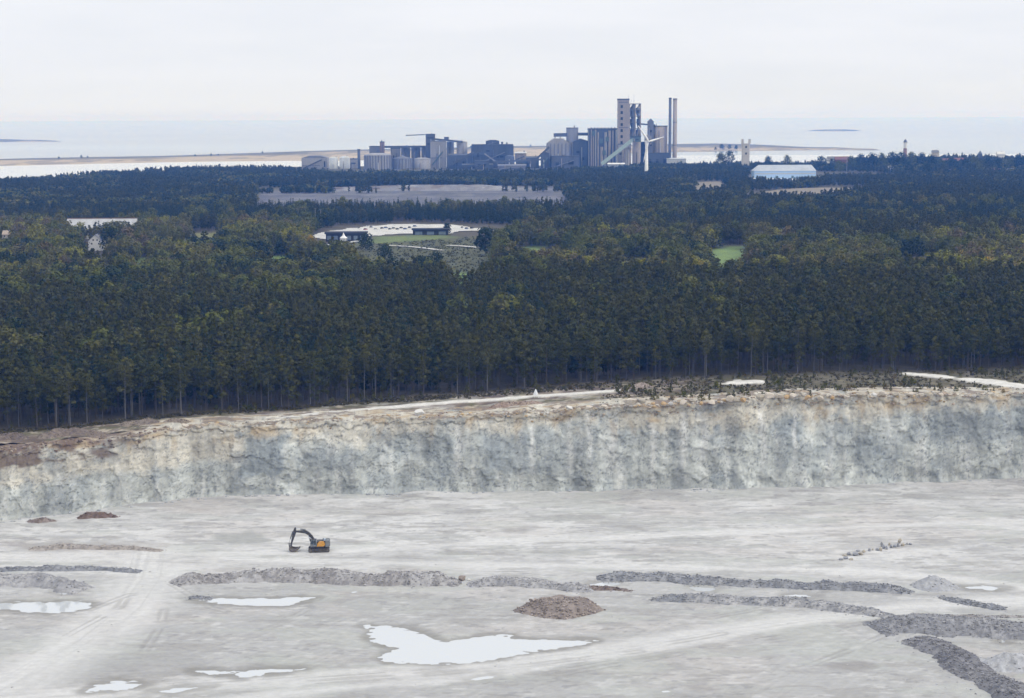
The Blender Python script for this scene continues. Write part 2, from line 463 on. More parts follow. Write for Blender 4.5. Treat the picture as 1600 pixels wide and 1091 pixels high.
def floor_sheet():
    ucol = np.linspace(-.46, .46, 960)
    t = np.linspace(0, 1, 520)
    yf = 335 * (630 / 335) ** t
    ys = np.concatenate([np.array([-900, -400, -100, 100, 200, 260, 300, 320]), yf])
    U, Y = np.meshgrid(ucol, ys)
    X = U * np.maximum(Y, 420) * np.where(Y < 335, 1 + (335 - Y) / 600, 1)
    by = base_y(U)
    Z = .02 + fbm(X / 9, Y / 9, 11, 4) ** 2 * .32 + .05 * fbm(X / 1.3, Y / 1.3, 12, 2)
    Z = Z + sstep(-22, 3, Y - by) * (.5 + .9 * fbm(X / 14, Y / 14, 15, 3))               # the floor rises a little against the face
    # roads: smoothed, with tyre lines along them
    roadm = np.zeros_like(Z); tyre = np.zeros_like(Z)
    for p, w in zip(FLOOR_ROAD, ROAD_W):
        d, s, a = seg_dist(X, Y, p)
        d = d + (fbm(X / 16, Y / 16, 21, 3) - .5) * 5
        m = (1 - sstep(w * .3, w * 1.5, d)) * (.55 + .6 * fbm(a / 25, s / 4, 24, 3))
        roadm = np.maximum(roadm, m)
        tyre = np.maximum(tyre, m * (fbm(s / .95, a / 60, 23, 3)))
    rut = np.zeros_like(Z)
    for p in RUTS:
        d, s, a = seg_dist(X, Y, p)
        d = np.abs(d - .9) + (fbm(X / 16, Y / 16, 31, 2) - .5) * 1.2          # two wheels
        rut = np.maximum(rut, (1 - sstep(.1, .7, d)) * sstep(.36, .56, fbm(a / 9, d * 0, 34, 3)) * (.35 + 1.2 * fbm(a / 14, s / 3, 33, 3)))
    Z = Z * (1 - .6 * np.clip(roadm, 0, 1)) + .02 - rut * .12
    # hollows under the pools
    wet = np.zeros_like(Z)
    for n, p in PUDDLES:
        xs = [q[0] for q in p]; yy = [q[1] for q in p]
        bx = (X > min(xs) - 12) & (X < max(xs) + 12) & (Y > min(yy) - 12) & (Y < max(yy) + 12)
        d = sdf(X[bx], Y[bx], p)
        jag = (fbm(X[bx] / 2.6, Y[bx] / 1.3, 41, 4) - .5) * 4.2
        big = min(1.0, (max(xs) - min(xs)) / 14)
        dj = d + jag * big
        Z[bx] = Z[bx] * sstep(-.5, 7, d) - .10 * (1 - sstep(-.8, .25, dj)) + .02 * sstep(0, 1, dj)
        wet[bx] = np.maximum(wet[bx], (1 - sstep(.2, 3.6, d + 3.4 * (fbm(X[bx] / 4, Y[bx] / 3, 43, 3) - .5))) * big)
    # colours of the crushed limestone itself: pale dust, grey fines, ochre-grey and greenish silt
    pale = np.array([.508, .50, .484]); grey = np.array([.372, .366, .356]); tan = np.array([.43, .40, .375]); silt = np.array([.335, .335, .315]); dk = np.array([.225, .215, .205])
    n1 = fbm(X / 38, Y / 26, 51, 5); n2 = fbm(X / 11, Y / 7, 52, 5); n3 = fbm(X / 70, Y / 60, 53, 3); n4 = fbm(X / 3, Y / 2.2, 57, 4)
    far = sstep(418, 470, Y + 10 * (n1 - .5))
    c = pale * (.74 + .32 * far[..., None]) + 0 * Z[..., None]
    def lay(c, m, k): return c * (1 - m[..., None]) + k * m[..., None]
    c = lay(c, sstep(.45, .62, n2) * .42, grey)
    c = lay(c, sstep(.5, .66, n1) * .5, tan * 1.05)
    c = lay(c, sstep(.52, .63, fbm(X / 20, Y / 5.5, 54, 5)) * .3 * far, grey * .95)
    c = lay(c, sstep(.62, .68, fbm(X / 11, Y / 3.4, 55, 4)) * .45, dk * 1.35)
    c = lay(c, sstep(.60, .70, fbm(X / 26, Y / 8, 56, 4)) * .6, silt)
    c = lay(c, sstep(.45, .70, n4) * .22, grey * .8)
    c = lay(c, sstep(.62, .74, fbm(X / 4, Y / 1.7, 58, 3)) * .35, pale * 1.15)
    # drag marks: fine streaks along the haul direction in the near half, along the face farther off
    sa = X * .55 + Y * .83; sb = X * .83 - Y * .55
    nearm = 1 - sstep(400, 455, Y + 30 * (n3 - .5))
    c = lay(c, sstep(.5, .66, fbm(sa / 30, sb / 1.6, 62, 4)) * .14 * nearm, grey * .86)
    c = lay(c, sstep(.54, .70, fbm(sa / 24 + 5, sb / 1.0, 63, 4)) * .12 * nearm, pale * 1.12)
    c = lay(c, sstep(.5, .68, fbm(X / 30, Y / 1.4, 64, 4)) * .11 * (1 - nearm), grey * .95)
    c = lay(c, sstep(.52, .68, fbm(X / 22, Y / 2.2, 65, 4)) * .14 * (1 - nearm), pale * 1.16)
    # damp and silty hollows with an edge of their own, and small dark litter
    c = lay(c, sstep(.640, .668, fbm(X / 17, Y / 5, 66, 5)) * .55, np.array([.34, .335, .325]))
    c = lay(c, sstep(.655, .675, fbm(X / 12 + 40, Y / 4, 67, 5)) * .6, np.array([.30, .29, .275]))
    c = lay(c, sstep(.70, .73, fbm(X / 3.4, Y / 1.5, 68, 4)) * .5, np.array([.24, .235, .23]))
    c = lay(c, sstep(.63, .66, fbm(X / 24 + 9, Y / 9, 69, 5)) * .4, np.array([.40, .41, .375]))
    for q, k, a in (([(325, 840), (345, 834), (390, 832), (418, 838), (412, 850), (370, 853), (340, 848)], silt * .92, .85),
                    ([(800, 814), (850, 808), (920, 805), (910, 811), (850, 816)], silt, .7),
                    ([(230, 786), (320, 779), (400, 800), (330, 806), (260, 800)], tan * .92, .5),
                    ([(0, 850), (60, 848), (260, 851), (250, 862), (60, 862)], tan * .72, .6),
                    ([(1300, 1040), (1340, 1036), (1368, 1043), (1330, 1049), (1302, 1048)], dk * 1.2, .8),
                    ([(1050, 1072), (1100, 1065), (1135, 1072), (1080, 1080)], dk * 1.3, .8),
                    ([(1095, 1018), (1150, 1014), (1185, 1018), (1130, 1023)], dk * 1.5, .7),
                    ([(500, 940), (530, 945), (565, 962), (520, 960)], dk * 1.7, .6),
                    ([(10, 1060), (110, 1030), (330, 1018), (330, 1045), (180, 1058), (30, 1085)], grey * .82, .6),
                    ([(500, 870), (700, 873), (900, 878), (900, 884), (500, 878)], grey * .95, .5),
                    ([(760, 828), (830, 824), (850, 827), (790, 831)], dk * 1.4, .7), ([(830, 862), (920, 858), (925, 868), (850, 870)], silt, .6)):
        d = sdf(X, Y, poly_z(q)) + (fbm(X / 6, Y / 4, 61, 4) - .5) * 9
        c = lay(c, (1 - sstep(-2.0, 2.0, d)) * a, k)
    c = lay(c, np.clip(roadm, 0, 1) * .75, pale * 1.14)
    c = lay(c, sstep(.52, .68, tyre) * .38, grey)
    c = lay(c, np.clip(rut * 1.3, 0, 1) * .42, np.array([.25, .24, .225]))
    c = lay(c, wet * .75, np.array([.22, .21, .19]))
    return grid_mesh('quarry_floor', X, Y, Z, attr_mat('crushed_limestone', .95, .45, 4.5, .16, .4, .12, (1, 1.5, 1)), cols={'col': c})
tag(floor_sheet(), 'pale grey crushed limestone quarry floor', kind='structure')

PUDDLE_M = water_mat('milky_water', (.52, .535, .545), .03, 0.0, ior=1.45)
for n, p in PUDDLES:
    cx = sum(q[0] for q in p) / len(p); cyy = sum(q[1] for q in p) / len(p)
    mb = MB()
    big = [(q[0] + (q[0] - cx) / (abs(q[0] - cx) + 1) * 1.4, q[1] + (q[1] - cyy) / (abs(q[1] - cyy) + 1) * 1.2, -.03) for q in p]
    mb.add(big, [tuple(range(len(big)))])
    tag(mb.build('puddle', PUDDLE_M), kind='structure')

# ---- the quarry face
def lay(c, m, k): return c * (1 - m[..., None]) + np.asarray(k) * m[..., None]

def cliff_sheet():
    cols = np.linspace(-420, 2020, 1500)
    bx = np.interp(cols, _px, _bp[:, 0]); byy = np.interp(cols, _px, _bp[:, 1])
    rx = np.interp(cols, _px, _rp[:, 0]); ryy = np.interp(cols, _px, _rp[:, 1]); rz = np.interp(cols, _px, _rp[:, 2])
    arc = np.concatenate([[0], np.cumsum(np.hypot(np.diff(bx), np.diff(byy)))])
    lip = (fbm(arc / 6, arc * 0, 71, 5) - .5) * 3.0 + (cells(arc / 2.1, arc * 0, 72) - .5) * .7 * sstep(800, 1000, cols)
    nv, nl = 92, 24
    v = np.linspace(-.07, 1, nv)
    S, V = np.meshgrid(arc, v)
    Pc = np.broadcast_to(cols, S.shape)
    ztop = rz + lip
    Zf = V * ztop
    Xf = bx + (rx - bx) * np.clip(V, 0, 1); Yf = byy + (ryy - byy) * np.clip(V, 0, 1)
    # shape: buttresses, blast ribs, broken blocks, bedding ledges towards the top
    wx = S + 4.5 * (fbm(S / 5, Zf / 5, 73, 4) - .5); wz = Zf + 4.0 * (fbm(S / 4, Zf / 4, 74, 4) - .5)
    D = (fbm(S / 34, Zf / 40, 75, 3) - .5) * 7.0
    D += (fbm(S / 9, Zf / 22, 76, 3) - .5) * 2.0
    D += (vnoise(S / 1.9, Zf / 30, 77) - .5) * .6 + (fbm(S / 4.5, Zf / 24, 70, 3) - .5) * 1.4
    wq = wx + wz * .55
    D += (cells(wq / 5.6, wz / 4.4, 78) - .5) * .5 + (cells(wq / 2.1 + 9, (wz - wx * .2) / 1.5, 79) - .5) * .28 + (cells(wq / .9, wz / .7 + 3, 80) - .5) * .18
    D += (fbm(S / 1.6, Zf / 2.0, 81, 4) - .5) * .26 - .16 * sstep(250, 450, Pc) * (1 - sstep(.0, .03, np.abs(fbm((S + Zf * .5) / 3.2, Zf / 2.4, 106, 4) - .5))) - .30 * (1 - sstep(0, .02, np.abs(fbm(S / 2.4, Zf / 14, 113, 4) - .5))) - .5 * (1 - sstep(0, .012, np.abs(fbm(S / 9, (Zf + S * .08) / 2.2, 115, 4) - .5))) * sstep(.45, .6, fbm(S / 8, Zf / 8, 116, 2))
    top = sstep(.70, .98, V)
    D -= top * (np.floor((wz / ztop) * 16) % 3) * .30
    D -= sstep(.86, 1.0, V) * 1.2 * fbm(S / 6, Zf / 6, 82, 3)
    D += (1 - sstep(-.03, .10, V)) * (1.0 + 2.8 * fbm(S / 6, S * 0, 83, 3))
    leftm = sstep(330, 120, Pc)                                                           # the left end is a looser, gentler slope
    D += leftm * (1 - V) * 2.0 + leftm * (cells(wx / 2.4, wz / 1.6, 84) - .5) * .4
    Yf = Yf - D
    # the top behind the lip
    w = np.linspace(0, 1, nl + 1)[1:]
    Wk = np.broadcast_to(w[:, None], (nl, len(cols)))
    SL = np.broadcast_to(arc, Wk.shape)
    back = 21.0
    Yt = Yf[-1] + Wk * back; Xt = Xf[-1] * (Yt / Yf[-1])
    zl = land_z(Xt, Yt)
    Zt = ztop * (1 - sstep(0, .5, Wk)) + zl * sstep(0, .5, Wk) + (fbm(SL / 3, Yt / 3, 85, 4) - .5) * 1.1 * (1 - Wk) + .12 - .8 * sstep(.8, 1, Wk)
    Xa = np.vstack([Xf, Xt]); Ya = np.vstack([Yf, Yt]); Za = np.vstack([Zf, Zt])
    Sa = np.vstack([S, SL]); Va = np.vstack([V, 1 + Wk * .12]); Pa = np.broadcast_to(cols, Sa.shape)
    # stone colours: blue-grey marl below, cream weathered rock, ochre at the top, red-brown soil washed down at the left
    blue = np.array([.365, .376, .352]); cream = np.array([.485, .455, .385]); ochre = np.array([.39, .295, .18]); dark = np.array([.20, .22, .225]); brown = np.array([.115, .082, .064]); white = np.array([.52, .515, .49])
    wv = Va + .26 * (fbm(Sa / 15, Za / 10, 86, 4) - .5) + .12 * (fbm(Sa / 3, Za / 3, 87, 3) - .5)
    c = np.zeros(Sa.shape + (3,)) + blue
    c = lay(c, sstep(.42, .62, fbm(Sa / 18, Za / 15, 88, 4)) * .55, blue * 1.22)
    boundary = np.interp(Pa, [0, 250, 380, 420, 520, 620, 760, 900, 1000, 1150, 1230, 1330, 1420, 1600], [.55, .45, .5, .80, .72, .70, .78, .82, .78, .66, .80, .72, .74, .86])
    c = lay(c, sstep(-.06, .10, wv - boundary) * .92, cream)
    c = lay(c, sstep(.50, .74, fbm(Sa / 2.2, Za / 18, 89, 4)) * .40 * sstep(1.0, .5, Va), white)         # lime runs down the face
    c = lay(c, sstep(.57, .70, fbm(Sa / 9, Za / 9, 90, 5)) * .5, dark * 1.15)
    c = lay(c, sstep(.56, .70, fbm(Sa / 2.4, Za / 2.2, 91, 4)) * .26, dark)
    for (x0, x1, t, b, a) in ((372, 455, .86, .30, .75), (450, 560, .62, .30, .45), (755, 835, .72, .25, .55), (1215, 1265, .82, .5, .7), (1450, 1600, .88, .45, .55), (840, 930, .7, .3, .35), (615, 690, .72, .45, .45), (1280, 1420, .6, .3, .4), (1120, 1130, .85, .1, .8), (690, 720, .6, .2, .3)):
        e = np.minimum(np.minimum(Pa - x0, x1 - Pa) / 14, np.minimum(Va - b, t - Va) / .10) + 3.2 * (fbm(Sa / 4, Za / 4, 92, 4) - .5)
        c = lay(c, sstep(-.2, 1.0, e) * min(1, a * 1.15), dark * 1.22)
    for x0, wd in ((832, 4), (890, 5), (920, 4), (958, 6), (1020, 5), (1065, 6), (1100, 7), (1192, 4), (716, 6), (1240, 3)):
        e = np.abs(Pa - x0 - 8 * (fbm(Za / 6, Sa * 0 + x0, 93, 2) - .5)) / wd
        c = lay(c, (1 - sstep(.1, 1.7, e + 1.6 * (fbm(Sa / 1.5, Za / 3, 103, 4) - .5))) * .6 * sstep(.05, .5, Va) * sstep(1.0, .8, Va), white * 1.05)
    # the fine grain of the broken rock: blocks of slightly different stone, chips, cracks and dust
    bx_ = Sa + 4.5 * (fbm(Sa / 5, Za / 5, 73, 4) - .5); bz_ = Za + 4.0 * (fbm(Sa / 4, Za / 4, 74, 4) - .5); bq_ = bx_ + bz_ * .55
    c = c * (1 + .26 * (cells(bq_ / 5.6, bz_ / 4.4, 78) - .5) + .22 * (cells(bq_ / 2.1 + 9, (bz_ - bx_ * .2) / 1.5, 79) - .5))[..., None]
    c = c * (1 + .30 * (fbm(Sa / 1.5, Za / 1.7, 104, 4) - .5) + .45 * (fbm(Sa / 7, Za / 9, 114, 3) - .5) + .14 * (cells(Sa / .62 + Za / 2, Za / .5, 105) - .5) + .50 * (fbm(Sa / 3.0, Za / 22, 112, 4) - .5))[..., None]
    crack = np.abs(fbm((Sa + Za * .5) / 3.2, Za / 2.4, 106, 4) - .5)
    c = lay(c, (1 - sstep(.004, .020, crack)) * .62, dark * .8)
    crack = np.abs(fbm(Sa / 2.0, (Za - Sa * .12) / 4.5, 107, 4) - .5)
    c = lay(c, (1 - sstep(.004, .018, crack)) * .6 * sstep(.4, .55, fbm(Sa / 12, Za / 12, 108, 3)), dark * .7)
    oc = sstep(.50, .66, fbm(Sa / 10, Za / 3, 94, 4)) * sstep(-.14, .02, wv - .93 + .05 * (fbm(Sa / 25, Sa * 0, 99, 2) - .5))
    c = lay(c, oc * .75 * sstep(.35, .6, fbm(Sa / 7, Za / 5, 118, 3)), ochre)
    c = lay(c, sstep(.60, .74, fbm(Sa / 3.2, Za / 9, 95, 4)) * sstep(.6, .85, wv) * .40, ochre * 1.05)
    topm = sstep(.97, 1.01, Va)
    soil = np.array([.180, .142, .115])
    c = lay(c, topm * sstep(.40, .56, fbm(Xa / 5, Ya / 3, 96, 4)) * .85, soil)
    c = lay(c, topm * sstep(.54, .66, fbm(Xa / 5, Ya / 2.5, 97, 4)) * .8, cream * 1.02)
    c = lay(c, topm * sstep(.60, .68, fbm(Xa / 4, Ya / 2, 117, 4)) * .6, ochre)
    lb = sstep(250, 150, Pa + 40 * (fbm(Sa / 8, Za / 5, 98, 3) - .5)) * sstep(.72, .80, wv)
    c = lay(c, lb * .85 * sstep(.36, .56, fbm(Sa / 6, Za / 3, 109, 4)), brown * 1.1)
    c = lay(c, sstep(190, 150, Pa) * sstep(.9, 1.0, Va) * .8 * sstep(.3, .6, fbm(Xa / 4, Ya / 2, 110, 4)), brown * 1.5)
    foot = sstep(.09, .02, Va + .05 * (fbm(Sa / 3, Za, 101, 3) - .5))
    c = lay(c, foot * .5 * sstep(.45, .6, fbm(Sa / 2, Za / 1, 102, 3)), blue * .75)
    return grid_mesh('cliff', Xa, Ya, Za, attr_mat('quarried_limestone', .95, .8, 3.0, .15, .5, .3, (1, 1, .8)), cols={'col': c}, smooth=False)
tag(cliff_sheet(), 'blue-grey quarried limestone face with ochre top', kind='structure')

# ---- the plateau and the land down to the coast
TRACK_PX = [(188, 690), (220, 683), (262, 673), (330, 664), (400, 658), (470, 650), (560, 641), (640, 633), (720, 627), (800, 622), (850, 618), (900, 615), (970, 610)]
def land_px(pts, y0=590.0):
    """pixels on the plateau surface to world x, y (found by marching along the ray)"""
    out = []
    for px, py in pts:
        d = rays(px, py); ts = np.geomspace(480, 9000, 900)
        P = CP + d * ts[:, None]
        g = P[:, 2] - land_z(P[:, 0], P[:, 1])
        k = int(np.argmax(g < 0)) if (g < 0).any() else len(ts) - 1
        k = max(k, 1); f = g[k - 1] / (g[k - 1] - g[k] + 1e-9)
        q = P[k - 1] + (P[k] - P[k - 1]) * f
        out.append((float(q[0]), float(q[1])))
    return out
WOOD_FRONT = [(-400, 700), (0, 674), (100, 669), (200, 656), (300, 647), (450, 639), (600, 624), (750, 614), (870, 604), (1000, 594), (1150, 587), (1300, 583), (1450, 581), (1600, 577), (2000, 574)]
TRACK = land_px(TRACK_PX)
POND_PX = [[(1122, 600), (1150, 594), (1197, 594), (1196, 599), (1150, 602)], [(1392, 584), (1420, 582), (1470, 586), (1500, 588), (1492, 592), (1450, 590)], [(1478, 590), (1520, 591), (1560, 594), (1600, 600), (1640, 606), (1596, 608), (1550, 602), (1510, 597)]]
SLAB_PX = [(640, 652), (670, 645), (745, 641), (752, 646), (740, 652), (690, 656)]
MEADOWS = [  # (polygon of ground in pixels, colour)
    ([(496, 392), (560, 378), (595, 369), (690, 366), (712, 369), (690, 375), (640, 377), (590, 380)], (.125, .16, .055)),
    ([(560, 384), (640, 377), (690, 374), (740, 370), (775, 380), (770, 440), (640, 440), (560, 432)], (.082, .086, .045)),
    ([(688, 440), (720, 425), (752, 432), (756, 470), (705, 470)], (.15, .23, .06)),
    ([(1098, 398), (1125, 384), (1168, 383), (1176, 410), (1166, 428), (1108, 426)], (.17, .24, .08)),
    ([(945, 424), (965, 406), (1024, 409), (1030, 446), (950, 446)], (.22, .22, .10)),
    ([(404, 424), (420, 400), (458, 400), (462, 436), (410, 438)], (.16, .23, .07)),
    ([(200, 440), (212, 402), (238, 402), (242, 444)], (.15, .2, .07)),
    ([(262, 395), (300, 364), (345, 362), (350, 390), (330, 400)], (.19, .19, .08)),
    ([(770, 392), (830, 384), (905, 394), (910, 424), (800, 420)], (.15, .2, .07)),
    ([(-20, 425), (-5, 408), (14, 408), (16, 425)], (.2, .21, .13)),
    ([(1380, 410), (1430, 400), (1490, 406), (1490, 436), (1400, 438)], (.22, .18, .12))]
MEADOWS = [(land_px(p), c) for p, c in MEADOWS]
YARD = land_px([(482, 371), (505, 363), (545, 357), (600, 351.5), (640, 351), (690, 350.5), (725, 353), (752, 358), (775, 361), (740, 361.5), (722, 362), (690, 366), (600, 367), (560, 372), (520, 378)])
DRIVE = [land_px([(470, 384), (520, 384), (560, 377)]), land_px([(516, 382), (535, 394), (556, 404)]), land_px([(607, 384), (640, 386), (690, 392)]), land_px([(700, 384), (745, 387), (790, 392)])]
QUARRY2 = [(398, 309), (430, 298), (520, 293), (620, 289), (740, 288), (800, 290), (870, 294), (905, 301), (905, 312), (800, 318), (420, 318)]

def land_sheet():
    u = np.linspace(-.50, .50, 760)
    k = np.concatenate([np.linspace(0, 1, 110) ** 1.15 * 150, 150 + (np.geomspace(1, 60, 150) - 1) / 59 * 3150])
    U, K = np.meshgrid(u, k)
    Y = rim_y(U) + 9.0 + K
    X = U * Y
    Z = land_z(X, Y)
    near = 1 - sstep(60, 130, K)
    Z = Z + near * (fbm(X / 5, Y / 5, 111, 4) - .5) * .9 - .25
    px, py = proj(X, Y, Z)
    front = np.interp(px, *zip(*WOOD_FRONT))
    wood = sstep(6, -6, py - front)
    # mounds pushed up along the left edge
    mound = sstep(330, 120, px) * sstep(0, 8, py - front) * near
    Z = Z + mound * (1.2 * fbm(X / 9, Y / 6, 112, 4))
    d, s, a = seg_dist(X, Y, TRACK)
    trk = (1 - sstep(2.0, 3.4, d + 1.6 * (fbm(X / 5, Y / 5, 113, 3) - .5)))
    Z = Z * (1 - trk) + (land_z(X, Y) + .1) * trk
    # the land dips under the sea at the coast
    coast = 3150 + 1100 * sstep(-.155, -.125, U) - 550 * sstep(.095, .115, U) + 120 * (fbm(U * 40, U * 0, 114, 3) - .5)
    Z = Z - 9.5 * sstep(0, 90, Y - coast)
    soil = np.array([.128, .100, .082]); litter = np.array([.075, .066, .048]); grass = np.array([.105, .10, .058]); lime = np.array([.60, .58, .54])
    c = np.zeros(X.shape + (3,)) + soil
    c = lay(c, sstep(.42, .6, fbm(X / 7, Y / 4, 115, 5)) * .7, np.array([.24, .20, .165]))
    c = lay(c, sstep(.5, .62, fbm(X / 12, Y / 6, 116, 5)) * .8, grass * 1.1)
    c = lay(c, sstep(.58, .68, fbm(X / 4, Y / 1.8, 117, 4)) * .8, np.array([.40, .35, .28]))
    c = lay(c, sstep(1000, 1150, px) * near * .7, grass * .85)
    c = lay(c, wood * .96, litter)
    c = lay(c, sstep(60, 25, K) * sstep(.52, .6, fbm(X / 8, Y / 3, 118, 4)) * sstep(340, 420, px) * (1 - sstep(900, 1000, px)) * (1 - wood) * .45, lime * .75)
    c = lay(c, trk * .9, lime * 1.05)
    d = sdf(X, Y, land_px(SLAB_PX)) + 3 * (fbm(X / 4, Y / 4, 119, 3) - .5)
    c = lay(c, (1 - sstep(-.6, .6, d)) * .9, lime * 1.12)
    for p in POND_PX:                                            # bare white limestone along the track
        d = sdf(X, Y, land_px(p)) + 5.5 * (fbm(X / 4, Y / 2.5, 123, 4) - .42)
        m_ = 1 - sstep(-.8, .8, d)
        c = lay(c, m_ * .9, lime * 1.08)
        Z = Z * (1 - m_) + (land_z(X, Y) + .25) * m_
    far = sstep(2000, 2300, Y)
    c = lay(c, far * .7, np.array([.10, .095, .065]))
    pq = inside(px, py, [(405, 330), (405, 303), (440, 296), (870, 292), (905, 303), (900, 330)]) & (Y > 1850) & (Y < 2700)       # bare floor of the old workings
    rk = np.array([.10, .10, .12]) * (.55 + .9 * fbm(X / 26, Y / 60, 124, 5))[..., None]
    rk = lay(rk, sstep(.5, .6, fbm(X / 12, Y / 90, 125, 4)) * .5, [.13, .13, .125]); rk = lay(rk, sstep(.52, .62, fbm(X / 60, Y / 40, 126, 4)) * .5, [.19, .19, .21])
    c = np.where(pq[..., None], rk, c)
    for p, k2 in MEADOWS:
        d = sdf(X, Y, p) + 30 * (fbm(X / 22, Y / 22, 120, 3) - .5)
        c = lay(c, 1 - sstep(-6, 6, d), np.array(k2) * (.75 + .5 * fbm(X / 14, Y / 20, 121, 4))[..., None])
    return grid_mesh('land', X, Y, Z, attr_mat('soil_and_turf', .97, .18, 1.1, .28, .5, .4), cols={'col': c})
tag(land_sheet(), 'brown and green land between quarry and coast', kind='structure')

# pale yard, drives, field tracks: sheets just above the land
LIME_M = mat('limestone_gravel', (.56, .55, .53), (.40, .39, .37), .12, .95)
def drape(name, poly, m, lift=.25, step=None, rag=0.0):
    xs = [p[0] for p in poly]; ys = [p[1] for p in poly]
    step = step or max((max(xs) - min(xs)) / 90, .8)
    gx = np.arange(min(xs), max(xs) + step, step); gy = np.arange(min(ys), max(ys) + step * 1.6, step * 1.6)
    X, Y = np.meshgrid(gx, gy)
    ins = sdf(X, Y, poly) + step * 2 * (fbm(X / (step * 5), Y / (step * 5), 131, 3) - .5) + rag * 2.2 * (fbm(X / 16, Y / 26, 132, 4) - .45) < step * .7
    Z = land_z(X, Y) + lift
    idx = -np.ones(X.shape, int); mb = MB(); fs = []
    for r in range(X.shape[0] - 1):
        for q in range(X.shape[1] - 1):
            if ins[r, q] and ins[r, q + 1] and ins[r + 1, q] and ins[r + 1, q + 1]: fs.append(((r, q), (r, q + 1), (r + 1, q + 1), (r + 1, q)))
    use = {}
    for f in fs:
        for k in f:
            if k not in use: use[k] = len(mb.v); mb.v.append((X[k], Y[k], Z[k]))
    mb.f = [tuple(use[k] for k in f) for f in fs]
    return tag(mb.build(name, m, smooth=True), kind='structure') if mb.f else None
def ribbon(name, line, w, m, lift=.3):
    mb = MB(); pts = []
    for (a, b) in zip(line[:-1], line[1:]):
        n = max(2, int(math.hypot(b[0] - a[0], b[1] - a[1]) / 3))
        pts += [(a[0] + (b[0] - a[0]) * k / n, a[1] + (b[1] - a[1]) * k / n) for k in range(n)]
    pts.append(line[-1])
    for i, p in enumerate(pts):
        q = pts[min(i + 1, len(pts) - 1)]; o = pts[max(i - 1, 0)]
        dx, dy = q[0] - o[0], q[1] - o[1]; L = math.hypot(dx, dy) + 1e-9
        for s in (-1, 1):
            x = p[0] - dy / L * w / 2 * s; y = p[1] + dx / L * w / 2 * s
            mb.v.append((x, y, float(land_z(x, y)) + lift))
    mb.f = [(2 * i, 2 * i + 1, 2 * i + 3, 2 * i + 2) for i in range(len(pts) - 1)]
    return tag(mb.build(name, m, smooth=True), kind='structure')
drape('car_park', YARD, LIME_M, .35, rag=9.0)
for d_ in DRIVE: ribbon('path', d_, 6.0, LIME_M, .45)

# ---- the old workings beyond the wood: a pale slope facing the camera
def old_face():
    cols = np.linspace(395, 910, 200)
    tops = np.interp(cols, [395, 415, 440, 520, 620, 740, 800, 850, 880, 905], [314, 304, 298, 293.5, 290, 289, 292, 296, 303, 314]) + 1.6 * (fbm(cols / 9, cols * 0, 146, 4) - .5)
    v = np.linspace(0, 1, 40)
    T = np.stack([at_y(cols[i], tops[i], 2560) for i in range(len(cols))])
    X = np.broadcast_to(T[:, 0], (40, 200)).copy(); V = np.broadcast_to(v[:, None], X.shape)
    Z = -14 + (T[:, 2] + 14) * V
    Y = 2480 + 80 * V - 14 * (fbm(X / 40, Z / 12, 141, 4) - .5) - 5 * (cells(X / 14, Z / 4, 142) - .5)
    c = np.zeros(X.shape + (3,)) + np.array([.20, .20, .22])
    c = lay(c, sstep(.4, .6, fbm(X / 50, Z / 5, 143, 5)) * .7, [.17, .165, .175])
    c = lay(c, sstep(.5, .65, fbm(X / 20, Z / 8, 144, 4)) * .6, [.29, .29, .31])
    c = lay(c, sstep(.5, .62, fbm(X / 16, Z / 2.5, 147, 5)) * .5, [.16, .16, .17])
    c = lay(c, sstep(.52, .64, fbm(X / 9, Z / 5, 148, 4)) * .4, [.27, .27, .29])
    c = lay(c, sstep(.55, .9, V) * sstep(.4, .6, fbm(X / 30, Z / 10, 145, 3)) * .7, [.15, .125, .12])
    Xb = np.vstack([X, X[-1:] * 1.03]); Yb = np.vstack([Y, Y[-1:] + 90]); Zb = np.vstack([Z, Z[-1:] - 3]); cb = np.concatenate([c, c[-1:] * .7])
    return grid_mesh('old_quarry_slope', Xb, Yb, Zb, attr_mat('old_quarry_rock', .95, .05, .3, .25, .4, 1.0), cols={'col': cb})
tag(old_face(), kind='structure')
FIELD_M = mat('dry_field', (.225, .19, .14), (.17, .15, .11), .02, .95)
def field_px(p, z=None, lift=1.2):
    drape('field', land_px(p), FIELD_M, lift)
field_px([(1160, 309), (1175, 303), (1215, 298), (1285, 294.5), (1362, 295), (1350, 299), (1290, 303), (1230, 308)])
field_px([(1084, 297), (1090, 286), (1125, 285), (1140, 292), (1120, 300)])

# ---- sea, lagoon, spits and islands
SEA_M = water_mat('sea_water', (.16, .22, .29), .12, .25, .02)
LAG_M = water_mat('lagoon_water', (.42, .46, .50), .03, 0.0, ior=1.5)
mb = MB(); mb.add([(-2600, 2700, SEA_Z), (2600, 2700, SEA_Z), (26000, 60000, SEA_Z), (-26000, 60000, SEA_Z)], [(0, 1, 2, 3)])
tag(mb.build('sea', SEA_M), kind='structure')
mb = MB(); mb.add([(-2300, 2900, SEA_Z + .3), (2300, 2900, SEA_Z + .3), (2400, 5000, SEA_Z + .3), (-2400, 5000, SEA_Z + .3)], [(0, 1, 2, 3)])
tag(mb.build('lagoon', LAG_M), kind='structure')

